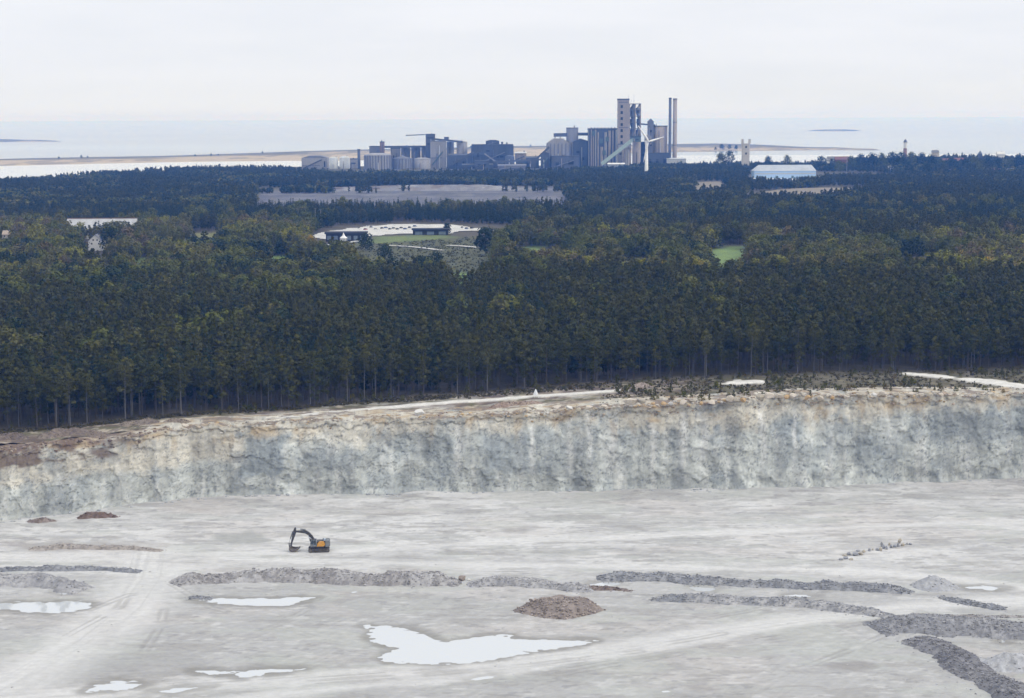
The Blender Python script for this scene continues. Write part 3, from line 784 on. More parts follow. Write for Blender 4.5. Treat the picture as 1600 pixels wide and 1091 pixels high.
SAND_M = attr_mat('spit_sand', .95, .01, .06, .2, .2, .5)
def low_land(name, top, bot, h=1.6, sandy=.55):
    """a low spit or island between a far and a near shoreline given in pixels at sea level"""
    x0 = max(top[0][0], bot[0][0]); x1 = min(top[-1][0], bot[-1][0])
    cols = np.linspace(x0, x1, 160)
    ty = np.interp(cols, *zip(*top)); byy = np.interp(cols, *zip(*bot))
    A = at_z(cols, byy, SEA_Z + .4); B = at_z(cols, ty, SEA_Z + .4)
    v = np.linspace(0, 1, 24); V = np.broadcast_to(v[:, None], (24, 160))
    X = A[:, 0] + (B[:, 0] - A[:, 0]) * V; Y = A[:, 1] + (B[:, 1] - A[:, 1]) * V
    Z = SEA_Z + .5 + h * np.sin(np.pi * np.clip(V, .02, .98)) * (.5 + .9 * fbm(X / 90, Y / 120, 151, 4)) * sstep(0, 12, cols - x0) * sstep(0, 12, x1 - cols) - .4 * (V < .01)
    c = np.zeros(X.shape + (3,)) + np.array([.40, .33, .23])
    c = lay(c, sstep(sandy - .1, sandy + .1, V + .5 * (fbm(X / 120, Y / 80, 152, 4) - .5)), [.135, .125, .10])
    c = lay(c, sstep(.5, .62, fbm(X / 60, Y / 200, 153, 4)) * .6, [.17, .15, .105])
    return tag(grid_mesh(name, X, Y, Z, SAND_M, cols={'col': c}), kind='structure')
low_land('spit', [(-150, 252), (0, 248.5), (120, 246), (250, 244), (330, 241.5), (460, 237), (520, 235.5)], [(-150, 261), (0, 259.5), (150, 256), (300, 253), (450, 251.5), (520, 252)], 3.0)
low_land('spit', [(470, 236.5), (560, 234), (700, 231), (800, 228.5), (870, 228), (1000, 226.5), (1080, 226)], [(470, 252.5), (600, 250), (760, 247), (830, 244.5), (870, 242), (1000, 239), (1080, 237)], 3.0, .7)
low_land('spit', [(1040, 225.5), (1120, 224.5), (1180, 226), (1260, 230), (1330, 232.5), (1375, 234.2)], [(1040, 237.5), (1100, 237), (1160, 236), (1230, 235), (1300, 234.4), (1375, 234.4)], 4.0, .35)
low_land('island', [(-120, 217), (0, 217.5), (40, 219), (95, 221)], [(-120, 223), (0, 222), (50, 221.6), (95, 221.3)], 5, .1)
low_land('island', [(1262, 204.4), (1290, 202.8), (1320, 202.6), (1346, 204.3)], [(1262, 204.7), (1300, 205.3), (1330, 205.2), (1346, 204.5)], 5, .1)
# ================================================================== RUBBLE, HEAPS AND BOULDERS ON THE QUARRY FLOOR
RUB_M = attr_mat('broken_stone', .95, .8, 4.0, .3, .6, .2)

def ridge(name, label, cat, px_line, w, h, c1, c2, seed, group=None, stones=220, smax=.55, flat=.35, taper=6.0, gap=0.0):
    """a bank of rubble along a line of floor pixels (its crest), with loose stones bedded in it"""
    line = poly_z(px_line, h * .8)
    P = np.array(line); seg = np.hypot(*np.diff(P, axis=0).T); L = np.concatenate([[0], np.cumsum(seg)])
    n = max(20, int(L[-1] / .45)); s = np.linspace(0, L[-1], n)
    cx = np.interp(s, L, P[:, 0]); cyy = np.interp(s, L, P[:, 1])
    tx = np.gradient(cx); ty = np.gradient(cyy); q = np.hypot(tx, ty) + 1e-9; nx, ny = -ty / q, tx / q
    m = max(12, int(2 * w / .45)); t = np.linspace(-1, 1, m)
    T, S = np.meshgrid(t, s)
    ww = w * (.5 + .55 * fbm(S / 6, S * 0, seed, 4) + .45 * fbm(S / 2.5, np.sign(T) * 3.0, seed + 8, 3))      # each side wanders on its own
    wob = w * .5 * (fbm(S / 9, S * 0, seed + 9, 3) - .5)
    X = cx[:, None] + nx[:, None] * (T * ww + wob); Y = cyy[:, None] + ny[:, None] * (T * ww + wob)
    prof = np.clip((1 - np.abs(T)) / (1 - flat), 0, 1)
    prof = prof * (1.25 - .25 * prof)
    end = np.clip(np.minimum(S, L[-1] - S) / taper, 0, 1) ** .8
    lump = (.50 + .6 * fbm(S / 6, T * ww / 5, seed + 1, 4)) * (.80 + .4 * sstep(.28, .55, fbm(S / 13, S * 0, seed + 7, 2)))
    hh = h * lump * prof * end
    Z = hh + (fbm(X / 1.3, Y / 1.3, seed + 2, 4) - .5) * .8 * np.minimum(1, hh * 2) - .12 * (np.abs(T) > .93) - .02
    k = fbm(X / 3.5, Y / 3.5, seed + 3, 4)
    c = np.array(c1) + (np.array(c2) - np.array(c1)) * np.clip(.2 + .6 * sstep(.3, .7, k) + 1.1 * (fbm(S / 10, S * 0 + 3, seed + 10, 3) - .5), 0, 1)[..., None]
    c = lay(c, sstep(.48, .64, fbm(X / .9, Y / .9, seed + 4, 3)) * .6, np.minimum(np.array(c1), np.array(c2)) * .6)
    mb = MB(); rnd = random.Random(seed)
    o = grid_mesh(name, X, Y, Z, RUB_M, cols={'col': c}, smooth=False)
    me = o.data
    # stones join the bank's own mesh
    rv, rf, rc = [], [], []
    for _ in range(int(stones * 3.2)):
        i = rnd.randrange(n); j = int(m * min(.97, max(.03, rnd.gauss(.40, .24))))
        r = .11 + .20 * rnd.random() ** 2 + (smax * .6 * rnd.random() if rnd.random() < .05 else 0)
        if rnd.random() < .12:                                     # some have rolled off on to the floor
            o_ = rnd.uniform(.9, 1.5) * rnd.choice((-1, -1, 1)); mb.rock((cx[i] + nx[i] * o_ * w, cyy[i] + ny[i] * o_ * w, r * .2), r * .8, rnd)
        else: mb.rock((X[i, j], Y[i, j], Z[i, j] + r * .2), r, rnd)
        g = rnd.uniform(.5, 1.35); rc += [g] * (len(mb.v) - len(rc))
    import bmesh
    bm = bmesh.new(); bm.from_mesh(me); cl = bm.verts.layers.float_color.get('col')
    base = (np.array(c1) + np.array(c2)) / 2
    vs = [bm.verts.new(p) for p in mb.v]
    for v_, g in zip(vs, rc): v_[cl] = (*(base * g), 1)
    for f in mb.f: bm.faces.new([vs[i] for i in f])
    bm.to_mesh(me); bm.free()
    return tag(o, label, cat, group)

GR1, GR2 = (.40, .39, .385), (.29, .285, .29)
DK1, DK2 = (.20, .205, .22), (.31, .31, .318)
BR1, BR2 = (.30, .27, .25), (.23, .20, .18)
GB = 'rubble banks on the quarry floor'
ridge('rubble_bank', 'low bank of bluish broken stone at the left edge, behind the long pool', 'rubble bank', [(-120, 888), (0, 887), (90, 886), (170, 886), (222, 889)], 2.2, 1.0, DK1, DK2, 201, GB, 260)
ridge('rubble_bank', 'grey gravel bank tapering off at the left edge above the pool', 'rubble bank', [(-160, 900), (0, 901), (60, 902), (105, 906), (134, 913)], 5.5, 2.2, GR1, GR2, 202, GB, 160)
ridge('rubble_bank', 'longest flat-topped grey rubble bank, in front of the excavator', 'rubble bank', [(268, 902), (300, 896), (360, 894), (430, 893), (500, 893), (560, 896), (620, 897), (680, 897), (722, 899)], 4.6, 2.7, GR1, (.26, .245, .24), 203, GB, 620, .6, .3)
ridge('rubble_bank', 'low grey rubble bank continuing right past the lone boulder', 'rubble bank', [(728, 908), (770, 905), (830, 906), (890, 911), (930, 914)], 3.4, 1.7, GR1, GR2, 204, GB, 200)
ridge('earth_bank', 'dark brown strip of earth beside the small white puddle', 'earth bank', [(868, 914), (910, 914), (950, 917), (990, 920)], 1.9, 1.0, (.14, .105, .09), (.21, .17, .15), 205, None, 90, .4)
ridge('rubble_bank', 'long dark blue-grey rubble slope below the row of boulders', 'rubble bank', [(930, 896), (1010, 897), (1070, 901), (1160, 906), (1230, 908), (1300, 911), (1370, 914), (1430, 920)], 3.2, 1.7, DK1, DK2, 206, GB, 620, .55)
ridge('rubble_bank', 'low broken rubble trailing past the grey gravel cone', 'rubble bank', [(1455, 928), (1490, 934), (1530, 942), (1575, 948)], 2.4, .8, DK1, DK2, 207, GB, 160, .45)
ridge('rubble_bank', 'grey bank narrowing to a dark tongue of rubble on its right', 'rubble bank', [(1015, 929), (1060, 930), (1130, 933), (1200, 936), (1250, 938), (1300, 943), (1350, 950), (1400, 957)], 3.0, 1.6, GR1, DK1, 208, GB, 360, .45)
ridge('rubble_bank', 'thin low line of stones in front of the wide grey rubble mound', 'rubble bank', [(1420, 957), (1460, 960), (1520, 961), (1600, 962), (1680, 962)], 1.6, .6, GR2, BR1, 209, GB, 120, .4)
ridge('rubble_mound', 'wide grey rubble mound at the head of the dark ridge', 'rubble mound', [(1362, 972), (1400, 968), (1440, 968), (1500, 971), (1545, 972), (1640, 980)], 6.8, 2.4, (.31, .305, .31), (.21, .21, .22), 210, None, 420, .5)
ridge('rubble_bank', 'dark ridge of coarse rubble running down to the lower right corner', 'rubble bank', [(1422, 985), (1455, 996), (1490, 1012), (1520, 1034), (1550, 1052), (1590, 1078), (1640, 1108)], 5.0, 2.6, (.165, .162, .175), (.25, .245, .25), 211, GB, 620, .6)
ridge('gravel_mound', 'smooth light grey gravel mound behind the dark ridge', 'gravel mound', [(1528, 1027), (1600, 1026), (1670, 1026)], 6.0, 2.6, (.44, .44, .445), (.38, .38, .39), 212, None, 30, .3, .1)
ridge('earth_bank', 'flat greyish-brown ridge of spoil to the left of the silty green patch', 'earth bank', [(40, 855), (110, 852), (200, 853), (258, 857)], 2.4, 1.0, (.37, .335, .30), (.29, .26, .235), 213, None, 80, .3)
ridge('rubble_bank', 'small heap of dark stones beside the middle pool', 'rubble bank', [(288, 933), (310, 930), (332, 933)], 1.6, .6, DK1, GR2, 214, GB, 50, .4)

def heap(name, label, cat, pl, pr, base_py, top_py, peaks, c1, c2, seed, stones, smax, depth=.62):
    a = at_z(pl, base_py, 0.); b = at_z(pr, base_py, 0.)
    cx, cyy = (a[0] + b[0]) / 2, (a[1] + b[1]) / 2
    R = (b[0] - a[0]) / 2
    H = (base_py - top_py) / ppm(cyy) * .97
    n = 90
    g = np.linspace(-1.15, 1.15, n); GX, GY = np.meshgrid(g, g)
    rr = np.hypot(GX, GY) * (1 + .28 * (fbm(GX * 2, GY * 2, seed, 3) - .5))
    dm = np.abs(GX) * (1 - .25 * (GY < 0) * (GX < 0)) + np.abs(GY)
    base = np.clip(1 - rr, 0, 1)
    Z = np.zeros_like(base)
    for (ox, hh, wd) in peaks:
        Z = np.maximum(Z, hh * np.clip(1 - (np.hypot((GX - ox) / wd, GY / 1.0) if len(peaks) == 1 else .45 * np.hypot(GX - ox * .3, GY) + .55 * dm), 0, 1))
    Z = np.minimum(Z * (1.05 if len(peaks) == 1 else 2.1), 1) * H
    if len(peaks) > 1: Z = Z * (.86 + .28 * fbm(GX * 5, GY * 5, seed + 6, 3))
    X = cx + GX * R; Y = cyy + GY * R * depth
    Z = Z + (fbm(X / .9, Y / .9, seed + 1, 3) - .5) * .5 * np.minimum(1, Z * 1.5) - .15 * (Z < .01)
    k = fbm(X / 2, Y / 2, seed + 2, 4)
    c = np.array(c1) + (np.array(c2) - np.array(c1)) * sstep(.35, .65, k)[..., None]
    o = grid_mesh(name, X, Y, Z, RUB_M, cols={'col': c}, smooth=False)
    import bmesh
    bm = bmesh.new(); bm.from_mesh(o.data); cl = bm.verts.layers.float_color.get('col'); rnd = random.Random(seed)
    for _ in range(stones):
        i, j = rnd.randrange(n // 2 + 8), rnd.randrange(n)
        if Z[i, j] < .05: continue
        mb = MB(); r = rnd.uniform(.1, 1) ** 2 * smax + .1; mb.rock((X[i, j], Y[i, j], Z[i, j] + r * .3), r, rnd)
        vs = [bm.verts.new(p) for p in mb.v]; gg = rnd.uniform(.6, 1.45)
        for v_ in vs: v_[cl] = (*(np.array(c1) * gg), 1)
        for f in mb.f: bm.faces.new([vs[q] for q in f])
    bm.to_mesh(o.data); bm.free()
    return tag(o, label, cat)
heap('earth_heap', 'brown earth heap standing alone behind the big heart-shaped pool', 'earth heap', 812, 944, 955, 935, [(-.42, .96, .55), (0., 1.0, .6), (.34, 1.0, .62), (-.2, .98, .7)], (.265, .225, .20), (.21, .178, .16), 231, 900, .36, .75)
heap('gravel_heap', 'neat grey gravel cone right of the long rubble slope', 'gravel heap', 1424, 1502, 917, 897, [(-.08, 1.0, 1.0)], (.37, .37, .375), (.33, .33, .34), 232, 60, .25, .9)

def boulder(label, group, px, py, z, wpx, hpx, m, seed, Y=None):
    rnd = random.Random(seed)
    p = at_z(px, py, z) if Y is None else at_y(px, py, Y)
    k = ppm(p[1]); r = wpx / 2 / k; h = hpx / k
    import bmesh
    bm = bmesh.new(); bmesh.ops.create_icosphere(bm, subdivisions=3, radius=1)
    pl = [Vector((rnd.gauss(0, 1), rnd.gauss(0, 1), rnd.gauss(.2, 1))).normalized() for _ in range(9)]
    for v in bm.verts:
        d = v.co.copy()
        lim = min([1.0] + [.60 / max(.2, d.dot(q)) for q in pl if d.dot(q) > .60])
        v.co = d * lim
        v.co.x *= r; v.co.y *= r * rnd.uniform(.9, 1.0); v.co.z = v.co.z * h * .5 + h * .36
    me = bpy.data.meshes.new('boulder'); bm.to_mesh(me); bm.free(); me.materials.append(m)
    o = link('boulder', me); o.location = p; o.rotation_euler = (rnd.uniform(-.2, .2), rnd.uniform(-.25, .25), rnd.uniform(0, 6))
    return tag(o, label, 'boulder', group)
B_GREY = mat('grey_boulder', (.31, .31, .325), (.22, .225, .24), 1.2, .9, .4)
B_TAN = mat('tan_boulder', (.42, .37, .28), (.33, .30, .26), 1.2, .9, .4)
B_PALE = mat('pale_boulder', (.56, .50, .42), (.46, .40, .33), 1.0, .9, .4)
B_OCH = mat('ochre_boulder', (.47, .32, .16), (.40, .29, .18), 1.0, .9, .4)
B_WHITE = mat('white_boulder', (.62, .60, .56), (.55, .53, .5), 1.0, .9, .4)
boulder('lone brown boulder at the end of the longest rubble bank', None, 723, 907, 0, 14, 12, mat('brown_boulder', (.30, .25, .22), None, 1, .9, .4), 5)
boulder('white boulder perched at the end of the longest rubble bank', None, 733, 908, 0, 6, 6, B_WHITE, 6)
rnd = random.Random(40)
ROW = [(1314, 876, 9, 6), (1322, 874, 11, 8), (1330, 876, 9, 6), (1319, 870, 8, 6), (1336, 869, 12, 9), (1327, 868, 9, 7), (1345, 868, 10, 7), (1350, 864, 8, 7), (1340, 863, 8, 6), (1358, 863, 5, 9), (1363, 861, 5, 6), (1371, 861, 8, 7), (1376, 862, 6, 10), (1381, 858, 6, 10), (1378, 855, 6, 11), (1386, 859, 6, 8), (1393, 857, 6, 10), (1390, 853, 5, 8), (1399, 856, 7, 7), (1405, 850, 7, 12), (1403, 855, 6, 9), (1411, 854, 7, 7), (1417, 852, 5, 6), (1423, 852, 7, 5)]
for i, (x, y, w, h) in enumerate(ROW):
    boulder('angular boulder in the short diagonal row on the open quarry floor', 'row of boulders on the quarry floor', x, y, 0, w, h, B_TAN if rnd.random() < .35 else B_GREY, 50 + i)

# blocks left along the rim of the face
RIM_ROCKS = [(655, 649, 20, 9, B_WHITE), (985, 632, 22, 10, B_PALE), (1000, 630, 16, 8, B_TAN), (1020, 634, 7, 5, B_OCH), (1036, 633, 9, 5, B_OCH), (1048, 634, 8, 6, B_WHITE), (1068, 633, 14, 8, B_PALE), (1095, 633, 7, 5, B_OCH), (1112, 632, 14, 6, B_PALE),
             (1140, 627, 16, 9, B_PALE), (1150, 629, 12, 8, B_TAN), (1160, 629, 10, 7, B_OCH), (1187, 626, 14, 9, B_TAN), (1200, 624, 18, 9, B_PALE), (1215, 623, 14, 8, B_PALE), (1230, 625, 12, 8, B_OCH), (1239, 623, 12, 7, B_PALE), (1262, 625, 10, 6, B_OCH), (1281, 626, 12, 7, B_PALE), (1300, 625, 9, 6, B_OCH), (1322, 624, 8, 6, B_PALE),
             (1345, 621, 16, 7, B_TAN), (1366, 621, 9, 6, B_WHITE), (1380, 619, 16, 7, B_PALE), (1400, 619, 12, 6, B_TAN), (1425, 619, 14, 6, B_PALE), (1450, 619, 12, 5, B_TAN), (1470, 620, 12, 5, B_PALE), (890, 641, 12, 6, B_WHITE), (920, 641, 14, 6, B_PALE), (905, 643, 10, 5, B_TAN), (830, 640, 12, 6, B_PALE), (870, 640, 14, 6, B_PALE), (290, 668, 12, 5, B_PALE), (945, 639, 12, 6, B_PALE)]
KIND_TXT = {B_WHITE: 'white', B_PALE: 'pale buff', B_TAN: 'tan', B_OCH: 'ochre'}
for i, (x, y, w, h, m) in enumerate(RIM_ROCKS):
    yr = float(np.interp(x, _px, _rp[:, 1])) - .6
    first = i == 0
    if first: lb, gr = 'big white boulder at the left end of the white limestone slab', None
    else: lb, gr = KIND_TXT[m] + ' limestone boulder left on the rim of the quarry face', 'boulders along the quarry rim, ' + KIND_TXT[m]
    boulder(lb, gr, x, y - 1, 0, w * 1.15, h * 1.35, m, 100 + i, Y=yr)

# loose rubble lying all along the rim
def rubble_stuff(name, pts, m_, label, smax, seed):
    rnd = random.Random(seed); mb = MB(); cs = []
    for p_, col_ in pts:
        r_ = .14 + smax * rnd.random() ** 2.6; mb.rock((p_[0], p_[1], p_[2] + r_ * .2), r_, rnd, .65)
        g = rnd.uniform(.65, 1.2); cs += [[k_ * g for k_ in col_]] * (len(mb.v) - len(cs))
    o = mb.build(name, m_); at = o.data.color_attributes.new('col', 'FLOAT_COLOR', 'POINT')
    at.data.foreach_set('color', np.hstack([np.array(cs), np.ones((len(cs), 1))]).astype(np.float32).ravel())
    return tag(o, label, 'rubble', kind='stuff')
_cl = next(o for o in COL.objects if o.name == 'cliff').data; _n = len(_cl.vertices); _co = np.empty(_n * 3, np.float32); _cl.vertices.foreach_get('co', _co); _co = _co.reshape(-1, 1500, 3)
rnd = random.Random(71); RP = []
for _ in range(3600):
    j = rnd.randrange(120, 1400); i = 91 + min(22, int(abs(rnd.gauss(0, 3.2)))) if rnd.random() < .8 else rnd.randrange(82, 92)
    q_ = (j * 2440 / 1500 - 420)
    dens = np.interp(q_, [0, 300, 600, 850, 1000, 1500, 1600], [.5, .35, .35, .7, 1, 1, .5])
    if rnd.random() > dens: continue
    c_ = rnd.choice([(.40, .34, .27), (.46, .42, .35), (.34, .27, .21), (.43, .32, .19), (.5, .47, .42), (.38, .36, .33)]) if q_ > 260 else rnd.choice([(.20, .155, .125), (.26, .21, .17), (.16, .12, .10), (.33, .28, .23)])
    RP.append((tuple(_co[i, j]), c_))
rubble_stuff('rim_rubble', RP, RUB_M, 'tan and ochre rubble strewn along the rim of the quarry face', .75, 72)

# scree along the foot of the face, loose stones on the floor
mb = MB(); rnd = random.Random(9)
for _ in range(1700):
    px = rnd.uniform(-100, 1700); i = min(600, max(0, int((px + 700) / 5)))
    off = abs(rnd.gauss(0, 1.5)); y = _bp[i, 1] - 2.6 - off + rnd.uniform(0, 1.8); r = rnd.uniform(.1, 1) ** 2.5 * .75 + .14
    mb.rock((_bp[i, 0] * y / _bp[i, 1], y, .30 + r * .2 + max(0, 1.0 - off) * .55), r, rnd)
tag(mb.build('scree', mat('scree_stone', (.40, .41, .415), (.25, .26, .275), 1.5, .95)), 'broken stone along the foot of the quarry face', 'scree', kind='stuff')
mb = MB()
for _ in range(700):
    px, py = rnd.uniform(-60, 1660), rnd.uniform(790, 1090)
    p = at_z(px, py, 0); r = rnd.uniform(.1, 1) ** 3 * .2 + .07
    if any(inside(np.array([p[0]]), np.array([p[1]]), q)[0] for n, q in PUDDLES): continue
    mb.rock((p[0], p[1], .08 + r * .2), r, rnd)
tag(mb.build('loose_stones', mat('floor_stone', (.46, .455, .45), (.36, .36, .36), 1.5, .95)), 'loose stones scattered over the quarry floor', 'stones', kind='stuff')

# brown spoil left on the ledge at the far left of the face's foot, and mounds above it
ridge('earth_bank', 'dark brown spoil at the foot of the quarry face, left of two', 'earth bank', [(28, 811), (60, 808), (96, 806)], 2.6, 2.6, (.17, .13, .11), (.25, .21, .19), 241, None, 60, .5)
ridge('earth_bank', 'dark brown spoil at the foot of the quarry face, right of two', 'earth bank', [(112, 802), (150, 799), (194, 797)], 2.6, 3.0, (.155, .11, .09), (.22, .17, .145), 242, None, 60, .5)
def mound(label, pxs, w, h, c1, c2, seed):
    P = land_px(pxs); z0 = float(land_z(*P[len(P) // 2]))
    o = ridge('earth_mound', label, 'earth mound', pxs, w, h, c1, c2, seed, None, 160, .5, .2, 5.0)
    # the bank was drawn on the floor: set it down on the plateau at the same place in the world
    me = o.data; n = len(me.vertices); co = np.empty(n * 3, np.float32); me.vertices.foreach_get('co', co); co = co.reshape(-1, 3)
    fl = poly_z(pxs, h * .8); cx, cyy = np.mean(fl, 0); tx, ty = np.mean(P, 0)
    k = ty / cyy
    co[:, 0] = tx + (co[:, 0] - cx) * k; co[:, 1] = ty + (co[:, 1] - cyy) * .55; co[:, 2] += land_z(co[:, 0], co[:, 1]) - .15
    me.vertices.foreach_set('co', co.ravel()); me.update()
mound('wide brown earth mound at the left end of the white track', [(65, 690), (90, 676), (120, 676), (160, 684)], 5, 2.6, (.17, .135, .115), (.24, .20, .165), 251)
mound('low dark earth mound under the trees at the left edge', [(-30, 692), (15, 684), (50, 686)], 4.5, 2.0, (.145, .115, .10), (.20, .165, .14), 252)
mound('brown earth mound behind the white track with stones in it', [(180, 668), (215, 662), (250, 664)], 4, 1.9, (.20, .165, .14), (.27, .23, .19), 253)
mound('small tan mound behind the white track below the bare pine', [(258, 662), (275, 658), (296, 660)], 3.5, 1.8, (.30, .25, .20), (.24, .20, .16), 254)
mound('reddish soil mound behind the slab of white limestone', [(760, 640), (800, 632), (850, 632)], 4, 1.3, (.27, .195, .155), (.33, .27, .22), 255)
mound('pale stony mound among the scrub at the end of the track', [(985, 606), (1000, 604), (1016, 606)], 3, 1.4, (.33, .27, .24), (.42, .36, .31), 256)

# small white pyramid marker by the track
p = land_px([(837, 621)])[0]; z = float(land_z(*p)) - .1
t_ = empty('survey_marker', (p[0], p[1], z), .3, 'small white pyramid marker on posts beside the white track', 'marker')
WHITE_M = mat('white_paint', (.78, .78, .78), (.7, .7, .7), .3, .6)
mb = MB(); mb.lathe(0, 0, [(1.05, .9), (.16, 2.95), (.1, 3.0)], 4); mb.build('cover', WHITE_M, t_)
for sx, sy in ((-1, -1), (1, -1), (1, 1), (-1, 1)):
    mb = MB(); mb.tube((sx * .85, sy * .85, 0), (sx * .5, sy * .5, 1.4), .07, n=6); mb.build('leg', WHITE_M, t_)

# ================================================================== EXCAVATOR
def make_excavator():
    p = at_z(498.5, 861.5, 0.0)
    t = empty('excavator', (p[0], p[1], .08), math.radians(6), 'large tracked excavator with orange engine cover, its long boom folded down to the left', 'excavator')
    K = 1.04
    t.scale = (K, K, K)
    DG = mat('dark_grey_paint', (.07, .068, .07), (.05, .048, .05), 1.0, .45); OR = mat('orange_paint', (.60, .30, .055), (.52, .26, .05), 1.0, .4)
    GY = mat('grey_paint', (.20, .21, .22), (.16, .17, .18), 1.0, .5); BK = mat('black_steel', (.045, .042, .04), (.10, .088, .078), 1.5, .6)
    CH_ = mat('chrome_rod', (.62, .64, .66), (.55, .57, .6), 1.0, .25, metallic=.8); GL = mat('cab_glass', (.05, .07, .085), (.035, .05, .06), .5, .08, spec=.6)
    MUD = mat('muddy_steel', (.17, .15, .135), (.10, .09, .085), 2.0, .8, .3)
    for sy in (-1.45, 1.45):
        mb = MB()
        prof = []
        for k in range(13): a = math.pi / 2 + math.pi * k / 12; prof.append((-2.35 + .55 * math.cos(a), .56 + .55 * math.sin(a)))
        for k in range(13): a = -math.pi / 2 + math.pi * k / 12; prof.append((2.35 + .55 * math.cos(a), .56 + .55 * math.sin(a)))
        mb.prism_xz(prof, sy - .33, sy + .33)
        for k in range(24):
            x = -2.3 + 4.6 * k / 23
            mb.box(x - .05, x + .05, sy - .36, sy + .36, 1.10, 1.17); mb.box(x - .05, x + .05, sy - .36, sy + .36, -.05, .02)
        tr = mb.build('track', BK, t)
        for x in (-2.35, 2.35):
            mb = MB(); mb.tube((x, sy - .38, .56), (x, sy + .38, .56), .36, n=14); mb.build('sprocket', MUD, tr)
    mb = MB(); mb.box(-1.5, 1.5, -1.1, 1.1, .45, 1.15); mb.tube((0, 0, 1.1), (0, 0, 1.42), 1.0, n=20); mb.build('undercarriage', MUD, t)
    mb = MB(); mb.box(-2.3, 2.5, -1.55, 1.55, 1.40, 1.66); mb.build('deck', DG, t)
    # cab
    mb = MB(); mb.prism_xz([(-2.35, 1.665), (-.62, 1.665), (-.62, 3.55), (-2.0, 3.55), (-2.35, 2.7)], -1.55, -.45); cab = mb.build('cab', GY, t)
    mb = MB(); mb.prism_xz([(-2.22, 2.3), (-1.45, 2.3), (-1.45, 3.38), (-1.93, 3.38), (-2.22, 2.68)], -1.565, -1.552); mb.build('window', GL, cab)
    mb = MB(); mb.box(-1.35, -.75, -1.565, -1.552, 2.15, 3.38); mb.build('window', GL, cab)
    mb = MB(); mb.box(-2.05, -.6, -1.58, -.42, 3.553, 3.66); mb.build('roof', DG, cab)
    mb = MB()
    mb.box(-1.9, -.9, -1.75, -1.70, 2.75, 2.8); mb.box(-1.9, -.9, -1.75, -1.70, 3.0, 3.05); mb.build('handrail', DG, cab)
    # machinery behind the cab
    mb = MB(); mb.prism_xz([(-.58, 1.665), (1.35, 1.665), (1.72, 2.1), (1.45, 2.95), (.2, 3.0), (-.35, 2.5)], -1.57, -.9); mb.build('engine_cover', OR, t)
    mb = MB(); mb.box(-.58, 1.75, -.88, 1.55, 1.665, 2.88); mb.build('engine_housing', DG, t)
    mb = MB(); mb.prism_xz([(1.78, 1.5), (2.75, 1.5), (3.08, 1.75), (3.08, 2.85), (2.8, 3.15), (1.78, 3.15)], -1.58, 1.58); mb.build('counterweight', GY, t)
    mb = MB(); mb.tube((1.2, -.2, 2.89), (1.2, -.2, 3.65), .11, n=10); mb.build('exhaust_pipe', BK, t)
    mb = MB(); mb.box(1.3, 2.0, -1.3, -.5, 3.16, 3.65); mb.build('air_filter', mat('pale_blue_paint', (.36, .43, .52), None, 1, .5), t)
    mb = MB()
    for x in (1.95, 2.9):
        mb.tube((x, -1.5, 3.16), (x, -1.5, 3.75), .035, n=6)
    mb.beam((1.95, -1.5, 3.75), (2.9, -1.5, 3.75), .06, .06); mb.build('handrail', DG, t)
    # boom: foot, knee, tip
    mb = MB()
    mb.prism_xz([(-.7, 1.9), (-.9, 3.0), (-1.75, 4.35), (-2.45, 5.15), (-3.25, 5.72), (-4.1, 5.85), (-5.2, 5.80), (-6.25, 5.78), (-6.4, 5.6), (-6.25, 5.45), (-5.2, 5.3), (-3.6, 5.0), (-2.9, 4.55), (-1.95, 3.4), (-1.4, 2.3), (-1.2, 1.7)], -.05, .75)
    mb.build('boom', DG, t)
    for y in (-.22, .92):
        mb = MB(); mb.tube((-1.9, y, 2.0), (-2.45, y, 3.4), .17, n=10); cyl = mb.build('boom_cylinder', DG, t)
        mb = MB(); mb.tube((-2.45, y, 3.4), (-2.95, y, 4.7), .09, n=10); mb.build('rod', CH_, cyl)
    mb = MB(); mb.tube((-3.5, .35, 5.98), (-5.0, .35, 6.25), .17, n=10); cyl = mb.build('stick_cylinder', GY, t)
    mb = MB(); mb.tube((-5.0, .35, 6.25), (-6.38, .35, 6.55), .10, n=10); mb.build('rod', CH_, cyl)
    mb = MB(); mb.prism_xz([(-6.15, 6.75), (-6.62, 6.55), (-7.0, 5.6), (-7.75, 2.0), (-7.75, 1.65), (-7.35, 1.65), (-7.15, 2.6), (-6.35, 4.7), (-6.05, 5.55)], .02, .68)
    mb.build('stick', DG, t)
    mb = MB(); mb.tube((-7.05, .35, 5.65), (-7.75, .35, 3.6), .15, n=10); cyl = mb.build('bucket_cylinder', GY, t)
    mb = MB(); mb.tube((-7.75, .35, 3.6), (-8.15, .35, 2.25), .09, n=10); mb.build('rod', CH_, cyl)
    mb = MB(); mb.beam((-8.15, .35, 2.3), (-8.05, .35, 1.2), .3, .22); mb.beam((-8.15, .35, 2.25), (-7.5, .35, 2.05), .3, .16); mb.build('linkage', BK, t)
    # bucket: an open curved shell with side cheeks and teeth
    mb = MB(); out = [(-7.55, 1.75), (-8.15, 1.35), (-8.2, .75), (-7.8, .25), (-7.1, .05), (-6.3, .3), (-5.35, .95)]
    inn = [(-7.45, 1.62), (-7.98, 1.28), (-8.02, .82), (-7.7, .42), (-7.1, .22), (-6.35, .45), (-5.35, 1.02)]
    mb.prism_xz(out + inn[::-1], -.75, 1.45)
    for y in (-.78, 1.44): mb.prism_xz(out + [(-6.2, .95), (-7.2, 1.15)], y, y + .05)
    bk = mb.build('bucket', MUD, t)
    for k in range(5):
        mb = MB(); y = -.6 + k * .48; mb.prism_xz([(-5.40, .90), (-5.0, 1.25), (-5.38, 1.06)], y - .07, y + .07); mb.build('tooth', BK, bk)
    return t
make_excavator()
